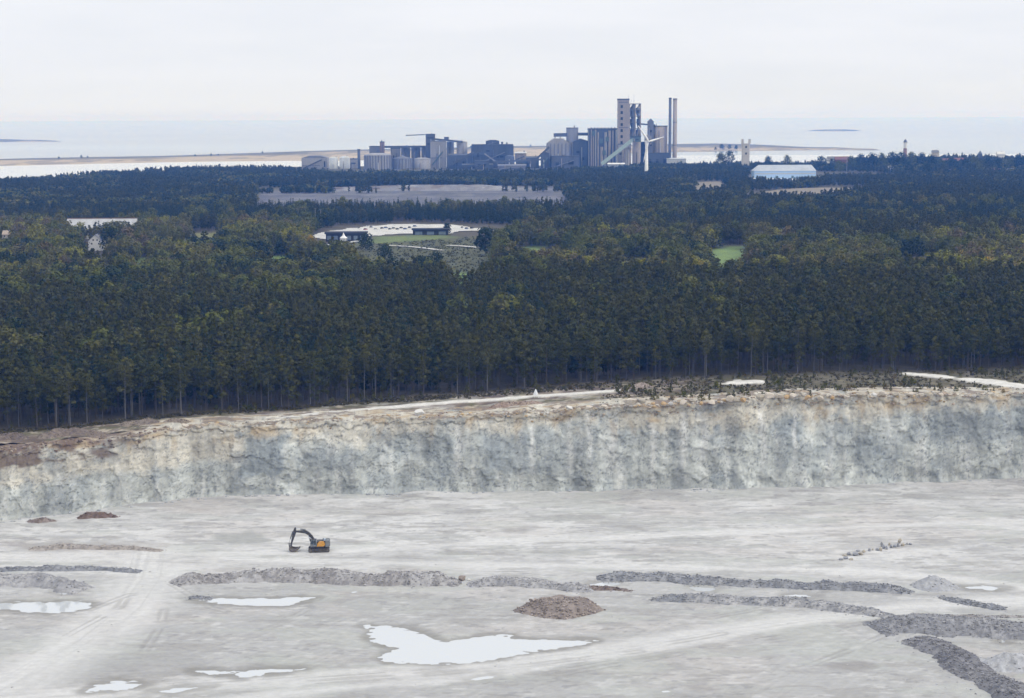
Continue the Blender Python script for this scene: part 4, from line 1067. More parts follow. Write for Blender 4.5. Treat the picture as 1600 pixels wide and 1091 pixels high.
# ================================================================== TREES
PINE_M = [leaf_mat('pine_needles', (0.062, 0.065, 0.014), (0.100, 0.098, 0.026), .28), leaf_mat('dark_pine_needles', (0.050, 0.060, 0.014), (0.082, 0.086, 0.022), .28)]
BARK_M = mat('pine_bark', (.10, .086, .076), (.065, .056, .05), 1.2, .95, streak=True)
GBARK_M = mat('grey_bark', (.16, .155, .15), (.10, .098, .095), 1.2, .95, streak=True)
LEAF = {'green': leaf_mat('green_leaves', (0.073, 0.088, 0.012), (0.125, 0.127, 0.018)),
        'dark': leaf_mat('dark_green_leaves', (0.021, 0.035, 0.011), (0.035, 0.051, 0.015)),
        'olive': leaf_mat('olive_leaves', (0.098, 0.098, 0.024), (0.138, 0.125, 0.034)),
        'brown': leaf_mat('russet_leaves', (0.118, 0.095, 0.045), (0.155, 0.120, 0.055)),
        'yellow': leaf_mat('yellow_leaves', (0.297, 0.206, 0.018), (0.367, 0.247, 0.025)),
        'lime': leaf_mat('yellow_green_leaves', (0.175, 0.177, 0.024), (0.218, 0.206, 0.028)),
        'blue': leaf_mat('spruce_needles', (0.027, 0.043, 0.017), (0.044, 0.061, 0.022))}

class Leaves:
    def __init__(self, seed): self.r = np.random.RandomState(seed); self.q = []; 
    def clump(self, c, rad, n, size, up=.35, flat=.7):
        r = self.r
        d = r.normal(size=(n, 3)); d /= np.linalg.norm(d, axis=1)[:, None]
        rr = r.uniform(.35, 1.0, n) ** .6
        p = np.array(c) + d * rr[:, None] * rad * np.array([1, 1, flat])
        nrm = d * .9 + r.normal(size=(n, 3)) * .32 + np.array([0, 0, up]); nrm /= np.linalg.norm(nrm, axis=1)[:, None]
        a = np.cross(nrm, r.normal(size=(n, 3))); a /= np.linalg.norm(a, axis=1)[:, None] + 1e-9
        b = np.cross(nrm, a)
        s = size * r.uniform(.6, 1.25, n)[:, None]
        self.q.append(np.stack([p - a * s * .5 - b * s * .35, p + a * s * .5 - b * s * .4, p + a * s * .45 + b * s * .4, p - a * s * .4 + b * s * .35], 1))
    def data(self):
        q = np.concatenate(self.q); n = len(q)
        return q.reshape(-1, 3), np.arange(n * 4).reshape(n, 4)

def mesh_of(name, parts):
    """parts: list of (verts, faces, material) joined in one mesh"""
    me = bpy.data.meshes.new(name); V = []; Fc = []; mi = []
    for k, (v, f, m) in enumerate(parts):
        n = len(V); V += [tuple(p) for p in v]; Fc += [tuple(int(i) + n for i in q) for q in f]; mi += [k] * len(f); me.materials.append(m)
    me.from_pydata(V, [], Fc); me.update(); me.polygons.foreach_set('material_index', mi)
    return me

def pine_parts(seed, h, quads, size, bare=.45, crown_w=.20, dead=False):
    rnd = random.Random(seed); mb = MB(); lv = Leaves(seed)
    bend = (rnd.uniform(-.5, .5), rnd.uniform(-.5, .5))
    def cen(t): return (bend[0] * t * t, bend[1] * t * t, h * t)
    r0 = h * .0085 + .02
    for k in range(5):
        a, b = k / 5, (k + 1) / 5
        mb.tube(cen(a), cen(b), r0 * (1 - a * .85), r0 * (1 - b * .85), 7, False)
    nl = 15 if not dead else 12
    per = max(6, quads // nl)
    for k in range(nl):
        t = bare + (1 - bare) * (k + rnd.random()) / nl
        prof = math.sin(math.pi * min(1, .22 + .80 * (t - bare) / (1 - bare))) ** .7
        w = h * crown_w * prof * rnd.uniform(.55, 1.1)
        a = rnd.uniform(0, 6.283); c = cen(t)
        e = (c[0] + w * math.cos(a), c[1] + w * math.sin(a), c[2] + w * rnd.uniform(.0, .45))
        mb.tube(c, e, r0 * .35 * (1.15 - t), r0 * .1, 5, False)
        if not dead:
            lv.clump(((c[0] + e[0] * 2) / 3, (c[1] + e[1] * 2) / 3, (c[2] + e[2] * 2) / 3 + .2), max(.7, w * .62), per, size, .4, .6)
    if not dead: lv.clump((cen(1)[0], cen(1)[1], h * .965), h * .06, per, size, .5, .9)
    for k in range(6):                                                        # dead stubs below the crown
        t = rnd.uniform(bare * .45, bare); c = cen(t); a = rnd.uniform(0, 6.283); w = rnd.uniform(.5, 1.6)
        mb.tube(c, (c[0] + w * math.cos(a), c[1] + w * math.sin(a), c[2] + .1), .045, .02, 4, False)
    return (mb.v, mb.f), (lv.data() if lv.q else None)

def broad_parts(seed, h, w, quads, size):
    rnd = random.Random(seed); mb = MB(); lv = Leaves(seed)
    r0 = h * .0125; fork = h * .22
    mb.tube((0, 0, -.3), (0, 0, fork), r0, r0 * .75, 8, False)
    n = 13; per = max(8, quads // n)
    for k in range(n):
        a = k * 2.4 + rnd.uniform(-.4, .4); t = (k + .5) / n
        z = h * (.20 + .70 * t); ww = w * .5 * math.sin(math.pi * min(1, .30 + .62 * t)) ** .8 * rnd.uniform(.45, .85)
        c = (ww * math.cos(a), ww * math.sin(a), z + rnd.uniform(-.3, .5))
        mb.tube((0, 0, fork + (z - fork) * .25 if z > fork else fork * .8), c, r0 * .45, r0 * .12, 5, False)
        lv.clump(c, w * rnd.uniform(.19, .29), per, size, .35, .8)
    lv.clump((rnd.uniform(-.5, .5), rnd.uniform(-.5, .5), h * .9), w * .2, per, size, .5, .8)
    lv.clump((0, 0, h * .55), w * .3, per, size, .35, .9)
    return (mb.v, mb.f), lv.data()

def spruce_parts(seed, h, quads, size):
    rnd = random.Random(seed); mb = MB(); lv = Leaves(seed)
    mb.tube((0, 0, -.3), (0, 0, h * .97), h * .011, .03, 6, False)
    n = 9; per = max(5, quads // n)
    for k in range(n):
        t = (k + .4) / n; z = h * (.16 + .80 * t); w = h * .17 * (1 - t) ** .8 + .25
        for s in range(2):
            a = rnd.uniform(0, 6.28); lv.clump((w * .35 * math.cos(a), w * .35 * math.sin(a), z), w * .85, per // 2, size * (1.1 - .5 * t), .5, .55)
    return (mb.v, mb.f), lv.data()

def half(v_f, m): return (v_f[0], v_f[1], m)
def mk(name, v_f, m):
    me = bpy.data.meshes.new(name); me.from_pydata([tuple(p) for p in v_f[0]], [], [tuple(int(i) for i in q) for q in v_f[1]]); me.update(); me.materials.append(m)
    return me

# ---- individual pines along the front of the wood
PINES = []
for k in range(9):
    h = [18, 19.5, 17, 20, 18.5, 16.5, 19, 17.5, 15.5][k]
    tr, cr = pine_parts(300 + k, h, 760, .52, [.38, .44, .33, .48, .36, .28, .42, .24, .30][k], [.17, .16, .19, .15, .18, .2, .16, .19, .2][k])
    PINES.append((mk('pine_trunk', tr, BARK_M if k % 3 else GBARK_M), mk('pine_crown', cr, PINE_M[0 if k % 3 != 1 else 1]), h))

def plant(name, meshes, x, y, rz, s, label, cat, group, z=None):
    o = empty(name, (x, y, float(land_z(x, y)) - .25 if z is None else z), rz, label, cat, group); o.scale = (s, s, s)
    link('trunk', meshes[0], o); link('crown', meshes[1], o)
    return o

def jitter_rows(y0, y1, s0, s1, ulim=.41, seed=1):
    r = np.random.RandomState(seed); xs = []; ys = []; y = y0
    while y < y1:
        s = s0 + (s1 - s0) * (y - y0) / (y1 - y0)
        n = int(2 * ulim * y / s) + 1
        xs.append(np.linspace(-ulim * y, ulim * y, n) + r.uniform(-.75, .75, n) * s + r.uniform(-.5, .5) * s); ys.append(y + r.uniform(-.8, .8, n) * s); y += s * .92
    return np.concatenate(xs), np.concatenate(ys)

CLEAR = [MEADOWS[i][0] for i in range(len(MEADOWS))] + [YARD] + [land_px(p) for p in (
    [(470, 400), (480, 368), (530, 352), (640, 346), (800, 352), (830, 366), (775, 384), (775, 442), (640, 446), (560, 436), (545, 412), (500, 408)],
    [(98, 376), (98, 360), (216, 360), (216, 374)], [(122, 430), (130, 380), (170, 380), (178, 430)],
    [(-30, 402), (-30, 375), (20, 378), (22, 400)], [(1104, 448), (1116, 400), (1172, 400), (1176, 448)], [(945, 442), (955, 420), (1010, 420), (1012, 440)])]
def cleared(x, y):
    r = np.zeros(np.shape(x), bool)
    for p in CLEAR: r |= inside(x, y, p)
    return r

X, Y = jitter_rows(540, 1000, 4.4, 5.4, seed=1)
X2, Y2 = jitter_rows(1000, 1860, 5.4, 7.0, seed=2)
X = np.concatenate([X, X2]); Y = np.concatenate([Y, Y2])
Zg = land_z(X, Y); px, py = proj(X, Y, Zg)
front = np.interp(px, *zip(*WOOD_FRONT)) + (fbm(X / 9, Y / 9, 301, 2) - .5) * 5
ok = (py < front) & ~cleared(X, Y) & (px > -330) & (px < 1930)
ok &= ~((px > 405) & (px < 892) & (py - 15.5 * ppm(Y) < np.interp(px, [405, 500, 700, 860, 915], [310, 309, 308, 308, 305])))
X, Y, Zg, px, py, front = (a[ok] for a in (X, Y, Zg, px, py, front))
mixtop = np.interp(px, [0, 500, 620, 760, 900, 1200, 1600], [462, 455, 450, 452, 448, 452, 468]) + 26 * (fbm(X / 45, Y / 45, 302, 3) - .5)
mixbot = np.interp(px, [-50, 200, 470, 620, 800, 900, 1150, 1300, 1600], [360, 364, 360, 350, 366, 382, 384, 392, 386]) + 14 * (fbm(X / 60, Y / 60, 303, 3) - .5)
n1 = fbm(X / 30, Y / 30, 304, 3)
mixed = (py < mixtop) & (py > mixbot)
broad = mixed & (n1 > .36) | (~mixed & (py < front - 60) & (fbm(X / 22, Y / 22, 305, 3) > .68)) | ((py < 500) & (py > 440) & (px < 520) & (fbm(X / 26, Y / 26, 306, 3) > .5))
# front 300 pines stand as objects of their own
depth = front - py
inframe = (px > -25) & (px < 1625) & ~broad
order = np.argsort(np.where(inframe, depth, 1e9))[:296]
solo = np.zeros(len(X), bool); solo[order] = True
rnd = random.Random(77)
for i in np.where(solo)[0]:
    k = rnd.randrange(9); q = px[i]
    if q < 320: lb, gr = 'tall pine in the front ranks of the wood, behind the brown earth mounds', 'pines behind the earth mounds'
    elif q < 960: lb, gr = 'tall bare-stemmed pine in the front ranks of the wood, behind the white track', 'pines behind the white track'
    else: lb, gr = 'tall dark pine in the front ranks of the wood, behind the low scrub', 'pines behind the scrub'
    plant('pine_tree', PINES[k], X[i], Y[i], rnd.uniform(0, 6.28), (rnd.uniform(.82, 1.08) if rnd.random() > .22 else rnd.uniform(.42, .75)) * (1.0 if q < 1000 else .92), lb, 'pine tree', gr)
# a leafless pine standing out against the wood, and a grey-crowned one
p = land_px([(373, 642)])[0]
tr, cr = pine_parts(355, 13, 60, .5, .35, .13, True)
o = empty('bare_pine', (p[0], p[1], float(land_z(*p)) - .2), 0, 'thin leafless dead pine in front of the wood behind the white track', 'dead tree'); link('trunk', mk('pine_trunk', tr, GBARK_M), o)

# ---- the rest of the pine wood: one object, planted tree by tree
def kind_collection(name, meshes):
    c = bpy.data.collections.new(name)
    for i, me in enumerate(meshes):
        o = bpy.data.objects.new('%s_%02d' % (name, i), me); c.objects.link(o)
    return c
def scatter(name, pts, coll, label, cat):
    """pts: x, y, z, turn, size, kind"""
    pts = np.asarray(pts, float); n = len(pts)
    me = bpy.data.meshes.new(name); me.vertices.add(n); me.vertices.foreach_set('co', pts[:, :3].astype(np.float32).ravel())
    for nm, tp, cidx in (('turn', 'FLOAT', 3), ('size', 'FLOAT', 4), ('sort', 'INT', 5)):
        a = me.attributes.new(nm, tp, 'POINT'); a.data.foreach_set('value', pts[:, cidx].astype(np.int32 if tp == 'INT' else np.float32))
    me.update(); o = link(name, me)
    g = bpy.data.node_groups.new(name + '_planting', 'GeometryNodeTree')
    g.interface.new_socket('Geometry', in_out='INPUT', socket_type='NodeSocketGeometry'); g.interface.new_socket('Geometry', in_out='OUTPUT', socket_type='NodeSocketGeometry')
    gi = g.nodes.new('NodeGroupInput'); go = g.nodes.new('NodeGroupOutput')
    ip = g.nodes.new('GeometryNodeInstanceOnPoints'); ci = g.nodes.new('GeometryNodeCollectionInfo')
    ci.inputs['Collection'].default_value = coll; ci.inputs['Separate Children'].default_value = True; ci.inputs['Reset Children'].default_value = True
    def na(nm, tp):
        a = g.nodes.new('GeometryNodeInputNamedAttribute'); a.data_type = tp; a.inputs['Name'].default_value = nm; return a.outputs['Attribute']
    cx = g.nodes.new('ShaderNodeCombineXYZ'); er = g.nodes.new('FunctionNodeEulerToRotation')
    g.links.new(na('turn', 'FLOAT'), cx.inputs['Z']); g.links.new(cx.outputs['Vector'], er.inputs['Euler'])
    g.links.new(gi.outputs[0], ip.inputs['Points']); g.links.new(ci.outputs[0], ip.inputs['Instance'])
    ip.inputs['Pick Instance'].default_value = True
    g.links.new(na('sort', 'INT'), ip.inputs['Instance Index']); g.links.new(er.outputs[0], ip.inputs['Rotation']); g.links.new(na('size', 'FLOAT'), ip.inputs['Scale'])
    g.links.new(ip.outputs[0], go.inputs[0])
    md = o.modifiers.new('planting', 'NODES'); md.node_group = g
    return tag(o, label, cat, kind='stuff')

ms = []
for k in range(9): ms.append(mesh_of('pine', [half(pine_parts(400 + k, [18, 19, 17, 20, 18.5, 16.5, 19, 17.5, 15.5][k], 330, .85, .38, [.17, .16, .19, .15, .18, .2, .16, .19, .2][k])[j], (BARK_M, PINE_M[0 if k % 3 != 1 else 1])[j]) for j in (0, 1)]))
for k in range(3): ms.append(mesh_of('spruce', [half(spruce_parts(430 + k, [18, 20, 16][k], 260, 1.1)[j], (BARK_M, LEAF['blue'])[j]) for j in (0, 1)]))
pine_c = kind_collection('pine_kind', ms)
rest = ~solo & ~broad
r = np.random.RandomState(5); n = rest.sum()
spr = (fbm(X[rest] / 40, Y[rest] / 40, 311, 3) + .25 * sstep(1350, 1500, Y[rest]) + r.uniform(-.1, .1, n)) > .60
kind = np.where(spr, r.randint(9, 12, n), r.randint(0, 9, n))
scatter('pine_wood', np.stack([X[rest], Y[rest], Zg[rest] - .25, r.uniform(0, 6.28, n), np.where(r.uniform(0, 1, n) > .15, r.uniform(.74, 1.08, n), r.uniform(.45, .75, n)) * (1 - .12 * sstep(1000, 1500, Y[rest])), kind], 1), pine_c, 'dense dark pine wood filling the plateau behind the front trees', 'wood')

# ---- broadleaf trees of the middle distance: the most visible ones as objects
BKINDS = {}
def broad_kind(c, k):
    if (c, k) not in BKINDS:
        h = [12, 14, 10.5][k]; w = [11, 12, 8][k]
        tr, cr = broad_parts(500 + k * 7 + hash_c[c], h, w, 620, .85); BKINDS[(c, k)] = (mk('broadleaf_trunk', tr, GBARK_M), mk('broadleaf_crown', cr, LEAF[c]), h, w)
    return BKINDS[(c, k)]
hash_c = {c: i for i, c in enumerate(LEAF)}
HERO = [  # foot pixel, height in pixels, crown colour, shape, label
    (1040, 372, 22, 'yellow', 0, 'small bright yellow tree standing out against the dark far pines'),
    (474, 388, 36, 'lime', 1, 'yellow-green tree at the left end of the dark visitor building'),
    (487, 393, 26, 'yellow', 2, 'yellowish tree just right of the yellow-green one by the visitor building'),
    (572, 392, 28, 'dark', 0, 'round dark green tree at the end of the low dark building'),
    (602, 410, 30, 'dark', 0, 'dark tree on the brown heath right of the forked drive'),
    (682, 428, 36, 'dark', 1, 'biggest dark tree in the middle of the brown heath'),
    (452, 386, 18, 'dark', 0, 'small dark bush-like tree left of the yellow-green tree'),
    (698, 366, 18, 'dark', 2, 'narrow dark tree beside the long dark shed'),
    (758, 398, 44, 'dark', 2, 'tall dark tree at the right edge of the brown heath'),
    (794, 420, 32, 'green', 2, 'upright green tree right of the brown heath'),
    (830, 426, 34, 'dark', 1, 'broad dark green tree right of the upright green one'),
    (888, 402, 40, 'green', 1, 'wide olive clump of a tree at the left of the small meadow'),
    (922, 424, 24, 'yellow', 2, 'small yellow tree by the yellowish meadow'),
    (1192, 392, 46, 'olive', 1, 'tall olive tree with a divided crown behind the green field'),
    (1230, 396, 44, 'brown', 1, 'russet tree right of the tall olive one'),
    (1196, 438, 46, 'dark', 1, 'large dark green tree in front of the green field'),
    (1226, 425, 44, 'dark', 1, 'dark tree with a dense crown below the russet one'),
    (1340, 420, 30, 'yellow', 2, 'golden tree among the dull trees on the right'),
    (1430, 408, 40, 'dark', 1, 'dark round tree left of the pale scrub field'),
    (1500, 424, 42, 'brown', 1, 'pale russet tree beside the pale scrub field'),
    (1560, 420, 36, 'lime', 1, 'broad yellow-green tree at the right edge'),
    (1588, 428, 40, 'lime', 1, 'tallest yellow-green tree cut off by the right edge'),
    (58, 402, 52, 'lime', 1, 'large yellow-green tree left of the white gabled house'),
    (40, 414, 44, 'dark', 1, 'dark tree in front of the large yellow-green one'),
    (95, 412, 44, 'lime', 1, 'yellow-green tree in front of the white gabled house'),
    (112, 436, 36, 'green', 1, 'green tree below the white gabled house'),
    (172, 398, 44, 'dark', 1, 'dark tree just right of the white gabled house'),
    (200, 396, 42, 'brown', 1, 'brown-leaved tree in front of the long barn'),
    (122, 384, 24, 'olive', 2, 'olive tree hiding the middle of the long barn'),
    (150, 380, 22, 'olive', 2, 'small olive tree between the gabled house and the long barn'),
    (186, 378, 24, 'dark', 2, 'narrow dark tree against the right half of the long barn'),
    (240, 378, 26, 'yellow', 1, 'golden tree right of the long barn'),
    (225, 400, 36, 'brown', 1, 'wide russet tree below the golden one by the barn'),
    (318, 392, 20, 'yellow', 2, 'small golden tree at the end of the olive field'),
    (376, 392, 26, 'yellow', 2, 'golden tree behind the dark trees by the green clearing'),
    (345, 420, 46, 'dark', 1, 'dark green tree left of the green clearing'),
    (410, 420, 46, 'dark', 1, 'dark bluish-green tree right of the green clearing'),
    (185, 440, 46, 'dark', 1, 'very dark tree in front of the green gap at the left'),
    (280, 438, 44, 'dark', 1, 'wide dark tree right of the green gap at the left'),
    (30, 372, 22, 'brown', 2, 'reddish brown tree behind the yellow-green trees at the left'),
    (965, 428, 40, 'olive', 2, 'upright olive-brown tree left of the yellowish meadow'),
    (1268, 428, 42, 'brown', 2, 'grey-brown thin tree right of the dense dark tree')]
for x_, y_, hp, c, k, lb in HERO:
    p = land_px([(x_, y_)])[0]; b = broad_kind(c, k)
    plant('broadleaf_tree', b, p[0], p[1], rnd.uniform(0, 6.28), hp / ppm(p[1]) / b[2], lb, 'tree', None)
CT = ['green', 'dark', 'olive', 'brown', 'lime', 'yellow']
col_n = fbm(X / 55, Y / 55, 321, 3); r = np.random.RandomState(6)
ci = np.zeros(len(X), int)
pick = r.uniform(0, 1, len(X)) * .40 + (col_n - .22) * 1.15
ci = np.select([pick < .20, pick < .50, pick < .70, pick < .78, pick < .95], [1, 0, 2, 3, 4], 5)
ci = np.where((ci == 5) & (r.uniform(0, 1, len(X)) < .75), 2, ci)
ci = np.where(~mixed & (ci > 1), np.where(r.uniform(0, 1, len(X)) < .3, 2, 0), ci)
bi = np.where(broad & (r.uniform(0, 1, len(X)) < .55))[0]
vis = bi[(px[bi] > -20) & (px[bi] < 1620) & mixed[bi]]
keep = vis[np.argsort(Y[vis])[:250]]
keepset = set(keep.tolist())
TXT = {'green': 'mid green', 'dark': 'dark green', 'olive': 'olive-brown', 'brown': 'russet-brown', 'lime': 'yellow-green', 'yellow': 'golden yellow'}
for i in keep:
    c = CT[ci[i]]; k = int(r.randint(0, 3)); b = broad_kind(c, k)
    where = 'left of the brown heath' if px[i] < 560 else ('in front of the brown heath' if px[i] < 780 else 'right of the brown heath')
    plant('broadleaf_tree', b, X[i], Y[i], r.uniform(0, 6.28), r.uniform(.85, 1.35), '%s tree in the mixed belt beyond the pines, %s' % (TXT[c], where), 'tree', '%s trees %s' % (TXT[c], where))
bm_ = []
for c in CT:
    for k in range(3):
        b = broad_parts(520 + k * 7 + hash_c[c], [12, 14, 10.5][k], [11, 12, 8][k], 460, .95); bm_.append(mesh_of('broadleaf', [half(b[0], GBARK_M), half(b[1], LEAF[c])]))
broad_c = kind_collection('broadleaf_kind', bm_)
rb = np.array([i for i in bi if i not in keepset])
scatter('broadleaf_wood', np.stack([X[rb], Y[rb], Zg[rb] - .2, r.uniform(0, 6.28, len(rb)), r.uniform(.9, 1.4, len(rb)), ci[rb] * 3 + r.randint(0, 3, len(rb))], 1), broad_c, 'autumn broadleaf trees mixed through the pine wood', 'wood')

# ---- woods far beyond, down to the coast
X, Y = jitter_rows(1870, 3650, 8.0, 10.0, .38, 3)
Zg = land_z(X, Y); px, py = proj(X, Y, Zg)
u = X / Y
tops = np.interp(px, [-150, 0, 100, 200, 300, 420, 470, 520, 640, 760, 860, 900, 960, 1080, 1180, 1270, 1400, 1600, 1750],
                     [290, 282, 274, 268, 262, 262, 265, 268, 268, 268, 266, 262, 262, 250, 250, 248, 240, 240, 240])
okf = (py - 9.5 * ppm(Y) / 1.0 > tops - 1.0) | (py > tops + 9)
okf &= ~((px > 400) & (px < 888 + 16 * (fbm(Y / 30, Y * 0, 341, 2) - .5)) & (Y < 2660) & ~((fbm(X / 40, Y / 40, 342, 3) > .60) & (Y > 2420) & (Y < 2478)))                      # the old workings stay open
for p in ([(1152, 318), (1172, 300), (1285, 292), (1366, 293), (1356, 303), (1270, 316)], [(1080, 306), (1088, 285), (1126, 284), (1142, 292), (1130, 305)], [(1165, 290), (1170, 268), (1285, 268), (1400, 272), (1400, 281), (1290, 284), (1230, 292)]):
    okf &= ~inside(px, py, p)
okf &= ~((px > 640) & (px < 900) & (Y > 3300))
X, Y, Zg, px, py = (a[okf] for a in (X, Y, Zg, px, py))
r = np.random.RandomState(8); n = len(X)
fm = []
for k in range(4): fm.append(mesh_of('far_pine', [half(a, m) for a, m in zip(pine_parts(600 + k, [14, 15, 13, 14.5][k], 130, 1.6, .25, .2), (BARK_M, PINE_M[1]))]))
for k, c in enumerate(('dark', 'green', 'olive')): fm.append(mesh_of('far_broadleaf', [half(a, m) for a, m in zip(broad_parts(610 + k, 11, 11, 140, 1.9), (GBARK_M, LEAF[c]))]))
fm.append(mesh_of('far_spruce', [half(a, m) for a, m in zip(spruce_parts(620, 15, 120, 1.8), (BARK_M, LEAF['blue']))]))
far_c = kind_collection('far_kind', fm)
g = fbm(X / 90, Y / 90, 331, 3)
kind = np.where(g > .56, r.choice([4, 4, 5, 6], n), r.choice([0, 1, 2, 3, 7], n))
scatter('far_wood', np.stack([X, Y, Zg - .3, r.uniform(0, 6.28, n), r.uniform(.7, 1.1, n), kind], 1), far_c, 'hazy bluish woods running down to the coast', 'wood')

# ---- scrub between the rim and the wood
sp_t, sp_c = spruce_parts(640, 3.2, 90, .4); SP = (mk('young_pine_trunk', sp_t, BARK_M), mk('young_pine_crown', sp_c, PINE_M[0]))
bu_t, bu_c = broad_parts(641, 2.2, 2.6, 150, .32); BU = [(mk('bush_stems', bu_t, BARK_M), mk('bush_leaves', bu_c, LEAF[c])) for c in ('olive', 'brown', 'green')]
cand = []
rnd = random.Random(88)
while len(cand) < 165:
    x_ = rnd.uniform(960, 1620); f_ = float(np.interp(x_, *zip(*WOOD_FRONT))); lo = float(np.interp(x_, [900, 1000, 1100, 1400, 1620], [620, 626, 626, 616, 614]))
    y_ = f_ + (lo - f_) * rnd.random() ** .9
    if any(inside(np.array([x_]), np.array([y_ + dy]), q)[0] for q in POND_PX for dy in (0, 3, -6)): continue
    cand.append((x_, y_))
while len(cand) < 255:                                     # saplings and bushes along the ragged edge of the wood
    x_ = rnd.uniform(-20, 1620); cand.append((x_, float(np.interp(x_, *zip(*WOOD_FRONT))) + rnd.gauss(-1.5, 3.0)))
edge_set = set(cand[165:])
for (x_, y_), p in zip(cand, land_px(cand)):
    z = float(land_z(*p)) - .3
    if rnd.random() < .5:
        plant('young_pine', SP, p[0], p[1], rnd.uniform(0, 6), rnd.uniform(.5, 1.15) * (1.5 if len(cand) and (x_, y_) in edge_set else 1), 'young pine growing in the scrub between quarry rim and wood', 'young pine', 'young pines in the scrub', z)
    else:
        k = rnd.choice([0, 1, 2, 0]); plant('bush', BU[k], p[0], p[1], rnd.uniform(0, 6), rnd.uniform(.45, 1.0), ('olive', 'brown', 'green')[k] + ' bush growing in the scrub between quarry rim and wood', 'bush', ('olive', 'brown', 'green')[k] + ' bushes in the scrub', z)
lv = Leaves(55); xs = np.random.RandomState(4).uniform(-20, 1620, 2600); q = np.random.RandomState(5).uniform(0, 1, 2600)
pts = []
for x_, k in zip(xs, q):
    f_ = float(np.interp(x_, *zip(*WOOD_FRONT))); rm = float(np.interp(x_, *zip(*RIM_PX))) - 9
    if x_ < 940 and k > .35: k *= .3
    pts.append((x_, f_ - 4 + (rm - f_ + 4) * k))
for p, (x_, y_) in zip(land_px(pts), pts):
    if seg_dist(np.array([p[0]]), np.array([p[1]]), TRACK)[0][0] < 4: continue
    if any(inside(np.array([x_]), np.array([y_ + dy]), q_)[0] for q_ in POND_PX for dy in (0, 2)): continue
    lv.clump((p[0], p[1], float(land_z(*p)) + .05), rnd.uniform(.4, 1.0), 7, .55, .5, .45)
tag(link('undergrowth', mk('undergrowth', lv.data(), leaf_mat('heather', (.066, .066, .034), (.095, .080, .045)))), 'low brown heather and grass on the plateau', 'undergrowth', kind='stuff')
# heath plants in the clearing
lv = Leaves(56); rs = np.random.RandomState(9)
hp = MEADOWS[1][0]; xs = rs.uniform(min(a for a, b in hp), max(a for a, b in hp), 1500); ys = rs.uniform(min(b for a, b in hp), max(b for a, b in hp), 1500); ins = inside(xs, ys, hp)
for a, b, s in zip(xs[ins], ys[ins], rs.uniform(.3, 1.0, ins.sum()) ** 2 * 3.2): lv.clump((a, b, float(land_z(a, b)) + .1), s, 8, .9, .5, .5)
tag(link('heath', mk('heath', lv.data(), leaf_mat('heath_leaves', (.062, .066, .034), (.105, .090, .045)))), 'brown heath plants on the open clearing', 'heath', kind='stuff')
# ================================================================== CEMENT WORKS ON THE COAST
YP = 3700.0
CONC = mat('pale_concrete', (.34, .33, .34), (.25, .245, .255), .05, .9, streak=True)
CONC2 = mat('warm_concrete', (.37, .325, .30), (.27, .24, .23), .05, .9, streak=True)
CONC3 = mat('haze_tinted_grey_concrete', (.20, .205, .245), (.145, .15, .18), .05, .9, streak=True)  # some blue of the distance haze is mixed into this grey
DARKC = mat('haze_tinted_dark_concrete', (.10, .115, .155), (.065, .076, .105), .06, .9, streak=True)  # dark concrete, tinted blue to stand in for the haze before it
STEEL = mat('haze_tinted_steel', (.115, .125, .16), (.08, .088, .115), .1, .7, streak=True)  # dark steel, with far haze painted in as a blue tint
SILVER = mat('pale_steel', (.52, .54, .56), (.42, .44, .46), .08, .5, streak=True)
GREENS = mat('pale_green_cladding', (.40, .50, .47), (.33, .42, .40), .08, .7)
TEAL = mat('dark_teal_cladding', (.12, .17, .19), (.09, .13, .15), .08, .7)
HOLE = mat('dark_opening', (.03, .03, .035), None, .3, .9)
ROOFD = mat('dark_roofing', (.10, .105, .12), (.075, .08, .09), .08, .9)
GW = 'buildings of the cement works'

def PX(px, py, Y=YP):
    q = at_y(px, py, Y); return float(q[0]), float(q[2])
GZ = 9.5
def rect(px0, px1, pt, pb, Y, ground=True):
    x0, z1 = PX(px0, pt, Y); x1, _ = PX(px1, pt, Y); _, z0 = PX((px0 + px1) / 2, pb, Y)
    return x0, x1, (GZ if ground else z0), z1

def silo(label, px0, px1, pt, Y=YP, m=CONC, roof='flat', ribs=0, ring=None, pb=262, rm=None):
    x0, x1, z0, z1 = rect(px0, px1, pt, pb, Y)
    r = (x1 - x0) / 2; cx = (x0 + x1) / 2
    t = empty('silo', (cx, Y + r, z0), 0, label, 'silo', None)
    h = z1 - z0; mb = MB()
    mb.lathe(0, 0, [(r, 0), (r, h)], 32); b = mb.build('barrel', m, t, True)
    if ribs:
        mb = MB()
        for k in range(ribs):
            a = math.pi + math.pi * (k + .5) / ribs
            mb.tube((math.cos(a) * r, math.sin(a) * r, 0), (math.cos(a) * r, math.sin(a) * r, h), r * .06, n=6)
        mb.build('rib', CONC3, b)
    mb = MB()
    if roof == 'flat': mb.lathe(0, 0, [(r * 1.03, h), (r * 1.03, h + 1.2), (r * .9, h + 1.4)], 32)
    elif roof == 'cone': mb.lathe(0, 0, [(r * 1.03, h), (r * 1.03, h + .6), (r * .12, h + r * .26), (r * .1, h + r * .26 + 1.5)], 32)
    elif roof == 'dome': mb.lathe(0, 0, [(r * 1.02, h)] + [(r * math.cos(a), h + r * .45 * math.sin(a)) for a in (.3, .7, 1.1, 1.4)], 32)
    elif roof == 'tank': mb.lathe(0, 0, [(r * 1.02, h), (r * 1.02, h + .8), (r * .55, h + r * .16), (r * .5, h + r * .17)], 32)
    mb.build('roof', rm or m, t, roof != 'flat')
    return t

